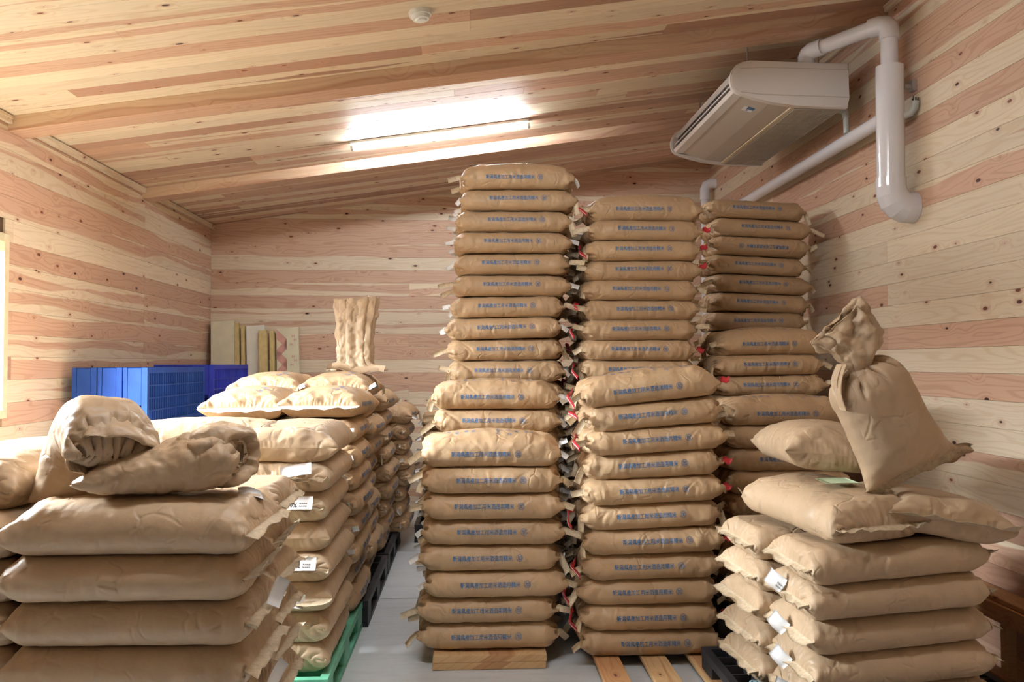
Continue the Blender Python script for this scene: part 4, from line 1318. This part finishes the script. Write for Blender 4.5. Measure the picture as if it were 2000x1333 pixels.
m = MB()
for k in range(9):
    for (dx, dz) in ((.165, 1.74-k*.205), (.185, 1.70-k*.205), (.15, 1.66-k*.205)):
        if dz > .05: m.lohi((dx-.018, -.0011, dz-.003), (dx+.012, .001, dz+.003)); m.lohi((dx-.016, -.0011, dz-.014), (dx-.011, .001, dz+.014)); m.lohi((dx+.004, -.0011, dz-.014), (dx+.009, .001, dz+.014))
m.build('outline_print', M['pink'], o)

# ------------------------------------------------------------------ ceiling-hung air conditioner
AY0, AY1 = 4.78, 6.27
o = empty('air_conditioner', (1.88, (AY0+AY1)/2, 3.10)); tag(o, 'warm white air conditioner hung on rods under the sloping ceiling', 'air conditioner')
o_inv = (-1.88, -(AY0+AY1)/2, -3.10)
def put(mb, nm, mat, smooth=False, parent=None):
    p = mb.build(nm, mat, o if parent is None else parent, o_inv if parent is None else (0, 0, 0), smooth=smooth); return p
top = [(2.25, 3.232), (1.66, 3.232), (1.62, 3.226), (1.585, 3.205), (1.565, 3.175)]
m = MB(); m.prism([(2.25, 3.232), (1.66, 3.232), (1.62, 3.226), (1.590, 3.205), (1.575, 3.178), (1.60, 3.165), (2.25, 3.165)], 'y', AY0+.045, AY1-.045); put(m, 'upper_casing', M['ac'])
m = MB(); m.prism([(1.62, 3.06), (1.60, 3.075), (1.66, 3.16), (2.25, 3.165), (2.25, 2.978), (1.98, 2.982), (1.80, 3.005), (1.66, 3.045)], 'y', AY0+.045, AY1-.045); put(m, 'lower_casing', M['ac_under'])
m = MB(); m.lohi((1.595, AY0+.045, 3.07), (1.665, AY1-.045, 3.17)); put(m, 'air_outlet', M['black'])
# louvre blades
m = MB(); m.prism([(1.568, 3.118), (1.572, 3.112), (1.615, 3.122), (1.612, 3.128)], 'y', AY0+.05, AY1-.05); put(m, 'louvre_blade', M['ac'])
for k in range(16):
    yy = AY0+.10+k*(AY1-AY0-.2)/15
    MB_ = MB().lohi((1.590, yy-.002, 3.080), (1.64, yy+.002, 3.16)); put(MB_, 'louvre_fin', M['darkplastic'])
m = MB(); m.prism([(1.562, 3.080), (1.575, 3.058), (1.63, 3.048), (1.64, 3.056), (1.585, 3.072), (1.572, 3.086)], 'y', AY0+.045, AY1-.045); put(m, 'outlet_lip', M['ac'])
endp = [(2.262, 3.236), (1.66, 3.238), (1.615, 3.232), (1.578, 3.212), (1.555, 3.180), (1.543, 3.145), (1.543, 3.105), (1.553, 3.072), (1.575, 3.050), (1.62, 3.036), (1.70, 3.012), (1.80, 2.990), (1.93, 2.974), (2.10, 2.968), (2.255, 2.966), (2.262, 3.02)]
for (a, b_) in ((AY0, AY0+.045), (AY1-.045, AY1)):
    m = MB(); m.prism(endp, 'y', a, b_)
    bmesh.ops.bevel(m.bm, geom=[e for e in m.bm.edges if abs(e.verts[0].co.y-e.verts[1].co.y) < 1e-5], offset=.008, segments=2, affect='EDGES')
    ep = put(m, 'end_panel', M['ac'], True)
    # raised lower band of the end panel
    y_ = a-.0015 if a == AY0 else b_+.0015
    mm = MB(); mm.prism([(1.60, 3.052), (1.72, 3.040), (2.262, 3.030), (2.262, 3.024), (1.72, 3.034), (1.60, 3.047)], 'y', min(y_, a), max(y_, a)+.001 if a == AY0 else y_); put(mm, 'panel_line', M['ac_under'])
    mm = MB(); mm.prism([(1.60, 3.192), (1.75, 3.200), (2.262, 3.196), (2.262, 3.192), (1.75, 3.196), (1.60, 3.188)], 'y', min(y_, a), max(y_, a)+.001 if a == AY0 else y_); put(mm, 'panel_line', M['ac_under'])
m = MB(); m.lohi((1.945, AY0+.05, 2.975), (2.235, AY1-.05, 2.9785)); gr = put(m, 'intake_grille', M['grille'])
m = MB()
for k in range(22):
    x = 1.952+k*.0132; m.lohi((x, AY0+.055, 2.9685), (x+.006, AY1-.055, 2.976))
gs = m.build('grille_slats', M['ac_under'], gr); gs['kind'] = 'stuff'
m = MB()
for k in range(11):
    y_ = AY0+.055+k*(AY1-AY0-.115)/10; m.lohi((1.948, y_, 2.966), (2.238, y_+.005, 2.976))
gc = m.build('grille_bars', M['ac_under'], gr); gc['kind'] = 'stuff'
m = MB(); m.prism([(1.925, 2.984), (1.945, 2.982), (1.945, 2.972), (1.925, 2.975)], 'y', AY0+.05, AY1-.05); put(m, 'grille_frame', M['tie'])
# small sticker under the front panel
def under(x):   # height of the curved underside
    pts = [(1.66, 3.045), (1.80, 3.005), (1.98, 2.982)]
    for (xa, za), (xb, zb) in zip(pts, pts[1:]):
        if xa <= x <= xb: return za+(zb-za)*(x-xa)/(xb-xa)
    return 2.98
def decal(x0, x1, ya, yb, mat, nm, lift):
    m = MB(); m.prism([(x0, under(x0)-lift), (x1, under(x1)-lift), (x1, under(x1)+.002), (x0, under(x0)+.002)], 'y', ya, yb); return put(m, nm, mat)
st = decal(1.700, 1.760, AY0+.215, AY0+.285, M['paper'], 'sticker', .0012); st['label'] = 'small blue and white sticker'
decal(1.720, 1.762, AY0+.205, AY0+.245, M['ink'], 'sticker_blue_band', .0020)
decal(1.722, 1.735, AY0+.250, AY0+.275, simple('lilac_print', (.35, .22, .55), .5), 'sticker_mark', .0020)
for (x, y_) in ((1.72, AY0+.22), (2.17, AY0+.22), (1.72, AY1-.22), (2.17, AY1-.22)):
    m = MB(); zt = cz(x)-BT; m.cyl((x, y_, 3.225), (x, y_, zt), .0045, n=10); rod = put(m, 'hanging_rod', M['grey_metal'], True)
    m = MB(); m.cyl((x, y_, 3.234), (x, y_, 3.252), .013, n=6); m.build('rod_nut', M['grey_metal'], rod)

# ------------------------------------------------------------------ pipes
def arc(c, a, b, r, n=8):
    """quarter bend from direction a to direction b around c"""
    c, a, b = Vector(c), Vector(a), Vector(b)
    return [c+a*math.cos(t*math.pi/2/n)*r+b*math.sin(t*math.pi/2/n)*r for t in range(n+1)]
WX = XR
o = empty('duct_pipe', (2.31, 4.40, 2.9)); tag(o, 'fat white vinyl pipe rising from a ribbed elbow on the right wall', 'pipe')
inv = Vector((-2.31, -4.40, -2.9))
m = MB(); m.tube([(2.31, 4.40, 3.075), (2.31, 4.40, 2.44)], .073, 32); m.build('thick_sleeve', M['pvc'], o, inv, smooth=True)
m = MB()
# segmented elbow into the wall
pts = [(2.31, 4.40, 2.455), (2.31, 4.40, 2.41), (2.315, 4.40, 2.37), (2.33, 4.40, 2.335), (2.355, 4.40, 2.31), (2.385, 4.40, 2.297), (2.437, 4.40, 2.295)]
m.tube(pts, [.079, .079, .081, .083, .084, .085, .085], 32)
m.build('ribbed_elbow', M['pvc'], o, inv, smooth=False)
m = MB(); m.tube([(2.31, 4.40, 3.27), (2.31, 4.40, 3.07)], .047, 28); m.build('thin_riser', M['pvc'], o, inv, smooth=True)
m = MB(); m.tube([(2.31, 4.40, 3.225), (2.31, 4.40, 3.285), (2.298, 4.414, 3.31), (2.278, 4.438, 3.318), (2.245, 4.48, 3.318)], .054, 28); m.build('upper_elbow', M['pvc'], o, inv, smooth=True)
m = MB(); m.tube([(2.25, 4.475, 3.318), (2.045, 4.80, 3.31)], .043, 28); m.build('cross_run', M['pvc'], o, inv, smooth=True)
m = MB(); m.tube([(2.085, 4.735, 3.312), (2.045, 4.80, 3.312), (2.030, 4.825, 3.300), (2.025, 4.835, 3.28), (2.025, 4.835, 3.234)], .050, 28); m.build('lower_elbow', M['pvc'], o, inv, smooth=True)
m = MB(); m.tube([(2.365, 4.36, 2.79), (2.392, 4.34, 2.80), (2.410, 4.33, 2.83), (2.413, 4.328, 2.862)], .021, 18); sb = m.build('side_stub', M['pvc_grey'], o, inv, smooth=True); sb['label'] = 'small grey side stub'
m = MB()
for k in range(7):
    a = k*.9; m.tube([(2.413+.012*math.cos(a), 4.328+.012*math.sin(a), 2.858), (2.413+.016*math.cos(a), 4.328+.016*math.sin(a), 2.883+.006*math.sin(k*2))], .0025, 6)
m.build('stub_wires', M['black'], sb)
m = MB(); m.lohi((2.375, 4.36, 2.945), (2.437, 4.385, 2.965)); m.lohi((2.41, 4.35, 2.93), (2.437, 4.395, 2.99)); m.build('wall_clamp', M['grey_metal'], o, inv)

o = empty('drain_pipe', (2.35, 5.5, 2.818)); tag(o, 'white vinyl pipe running along the right wall behind the fat pipe', 'pipe')
inv = Vector((-2.35, -5.5, -2.818))
m = MB(); m.tube([(2.33, 4.42, 2.818), (2.35, 8.0, 2.818)], .040, 28); m.build('long_run', M['pvc'], o, inv, smooth=True)
m = MB(); m.tube([(2.344, 7.10, 2.818), (2.344, 7.18, 2.818)], .046, 24); m.build('coupling', M['pvc'], o, inv, smooth=True)
o2 = empty('drain_branch', (2.27, 4.95, 3.0)); tag(o2, 'thin grey drain pipe dropping from the air conditioner onto the white pipe', 'pipe')
inv2 = Vector((-2.27, -4.95, -3.0))
m = MB(); m.tube([(2.262, 4.95, 3.008), (2.29, 4.95, 3.006), (2.312, 4.95, 2.990), (2.318, 4.95, 2.955)], .022, 18); m.build('elbow', M['pvc_grey'], o2, inv2, smooth=True)
m = MB(); m.tube([(2.318, 4.95, 2.97), (2.322, 4.95, 2.858)], .017, 18); m.build('drop', M['pvc_grey'], o2, inv2, smooth=True)
o3 = empty('standing_pipe', (2.36, 8.05, 2.6)); tag(o3, 'white vinyl pipe end with an elbow in the far right corner', 'pipe')
inv3 = Vector((-2.33, -8.05, -2.6))
o3.location = (2.33, 8.05, 2.6)
m = MB(); m.tube([(2.33, 8.05, 0.02), (2.33, 8.05, 3.12)], .040, 24); m.build('riser', M['pvc'], o3, inv3, smooth=True)
m = MB(); m.tube([(2.33, 8.05, 3.06), (2.33, 8.05, 3.16), (2.345, 8.05, 3.205), (2.385, 8.05, 3.225), (2.437, 8.05, 3.228)], .049, 24); m.build('elbow', M['pvc'], o3, inv3, smooth=True)

# ------------------------------------------------------------------ lamps and detector
def lamp(nm, label, xa, xb, yc):
    o = empty(nm, ((xa+xb)/2, yc, cz((xa+xb)/2)-BT), (0, -ang, 0)); tag(o, label, 'lamp')
    L = (xb-xa)/ca
    MB().lohi((-L/2, -.034, -.024), (L/2, .034, -.0015), .004).build('housing', M['lampwhite'], o)
    for s in (-1, 1): MB().lohi((s*L/2-.022, -.019, -.066), (s*L/2+.0, .019, -.030) if s > 0 else (s*L/2+.022, .019, -.030), .003).build('socket', M['lampwhite'], o) if s > 0 else MB().lohi((-L/2, -.019, -.066), (-L/2+.022, .019, -.030), .003).build('socket', M['lampwhite'], o)
    m = MB(); m.cyl((-L/2+.022, 0, -.046), (L/2-.022, 0, -.046), .019, n=16); t_ = m.build('tube', M['tube'], o, smooth=True); t_['label'] = 'glowing fluorescent tube'
    return o
lamp('fluorescent_lamp', 'glowing fluorescent batten lamp on the sloping ceiling', -.870, .432, 6.01)
lamp('fluorescent_lamp', 'fluorescent batten lamp overhead near the camera, out of view', -.870, .432, 2.45)
o = empty('smoke_detector', (-.242, 3.96, cz(-.242)-BT), (0, -ang, 0)); tag(o, 'round pale smoke detector on the ceiling', 'smoke detector')
MB().cyl((0, 0, 0), (0, 0, -.022), .055, .053, 40).build('base', M['smokeplastic'], o, smooth=True)
MB().cyl((0, 0, -.022), (0, 0, -.040), .046, .040, 40).build('cover', M['smokeplastic'], o, smooth=True)
m = MB(); m.cyl((0, 0, -.040), (0, 0, -.048), .030, .024, 32); m.build('sensor_cap', M['smokeplastic'], o, smooth=True)

# slips lying on sacks
SL = slip_mesh(.135, .09, .0012, 2).copy(); SL.materials[0] = M['paper_green']
def top_z(o, x, y):
    M_ = Matrix.Translation(o.location) @ o.rotation_euler.to_matrix().to_4x4(); me = o.data
    bv = BVHTree.FromPolygons([M_ @ v.co for v in me.vertices], [tuple(p.vertices) for p in me.polygons])
    h = bv.ray_cast(Vector((x, y, 5)), Vector((0, 0, -1))); return h[0].z if h[0] else o.location.z
gx, gy = 1.42, 3.14
zc_, zf_ = top_z(SLANT, gx, gy), top_z(SLANT, gx, gy-.04)
q = link('paper_slip', SL, None, (gx, gy, zc_+.020), (R(90)+math.atan2(zc_-zf_, -.04) if False else R(-90)+math.atan2(zc_-zf_, .04), 0, R(8))); tag(q, 'pale green paper slip lying on the slantwise sack on the near right pile', 'paper slip')
GREEN = q
b, bf = text_mesh('・・・・・・・・', .011, .0003)
print('script time', round(time.time()-T0, 1))
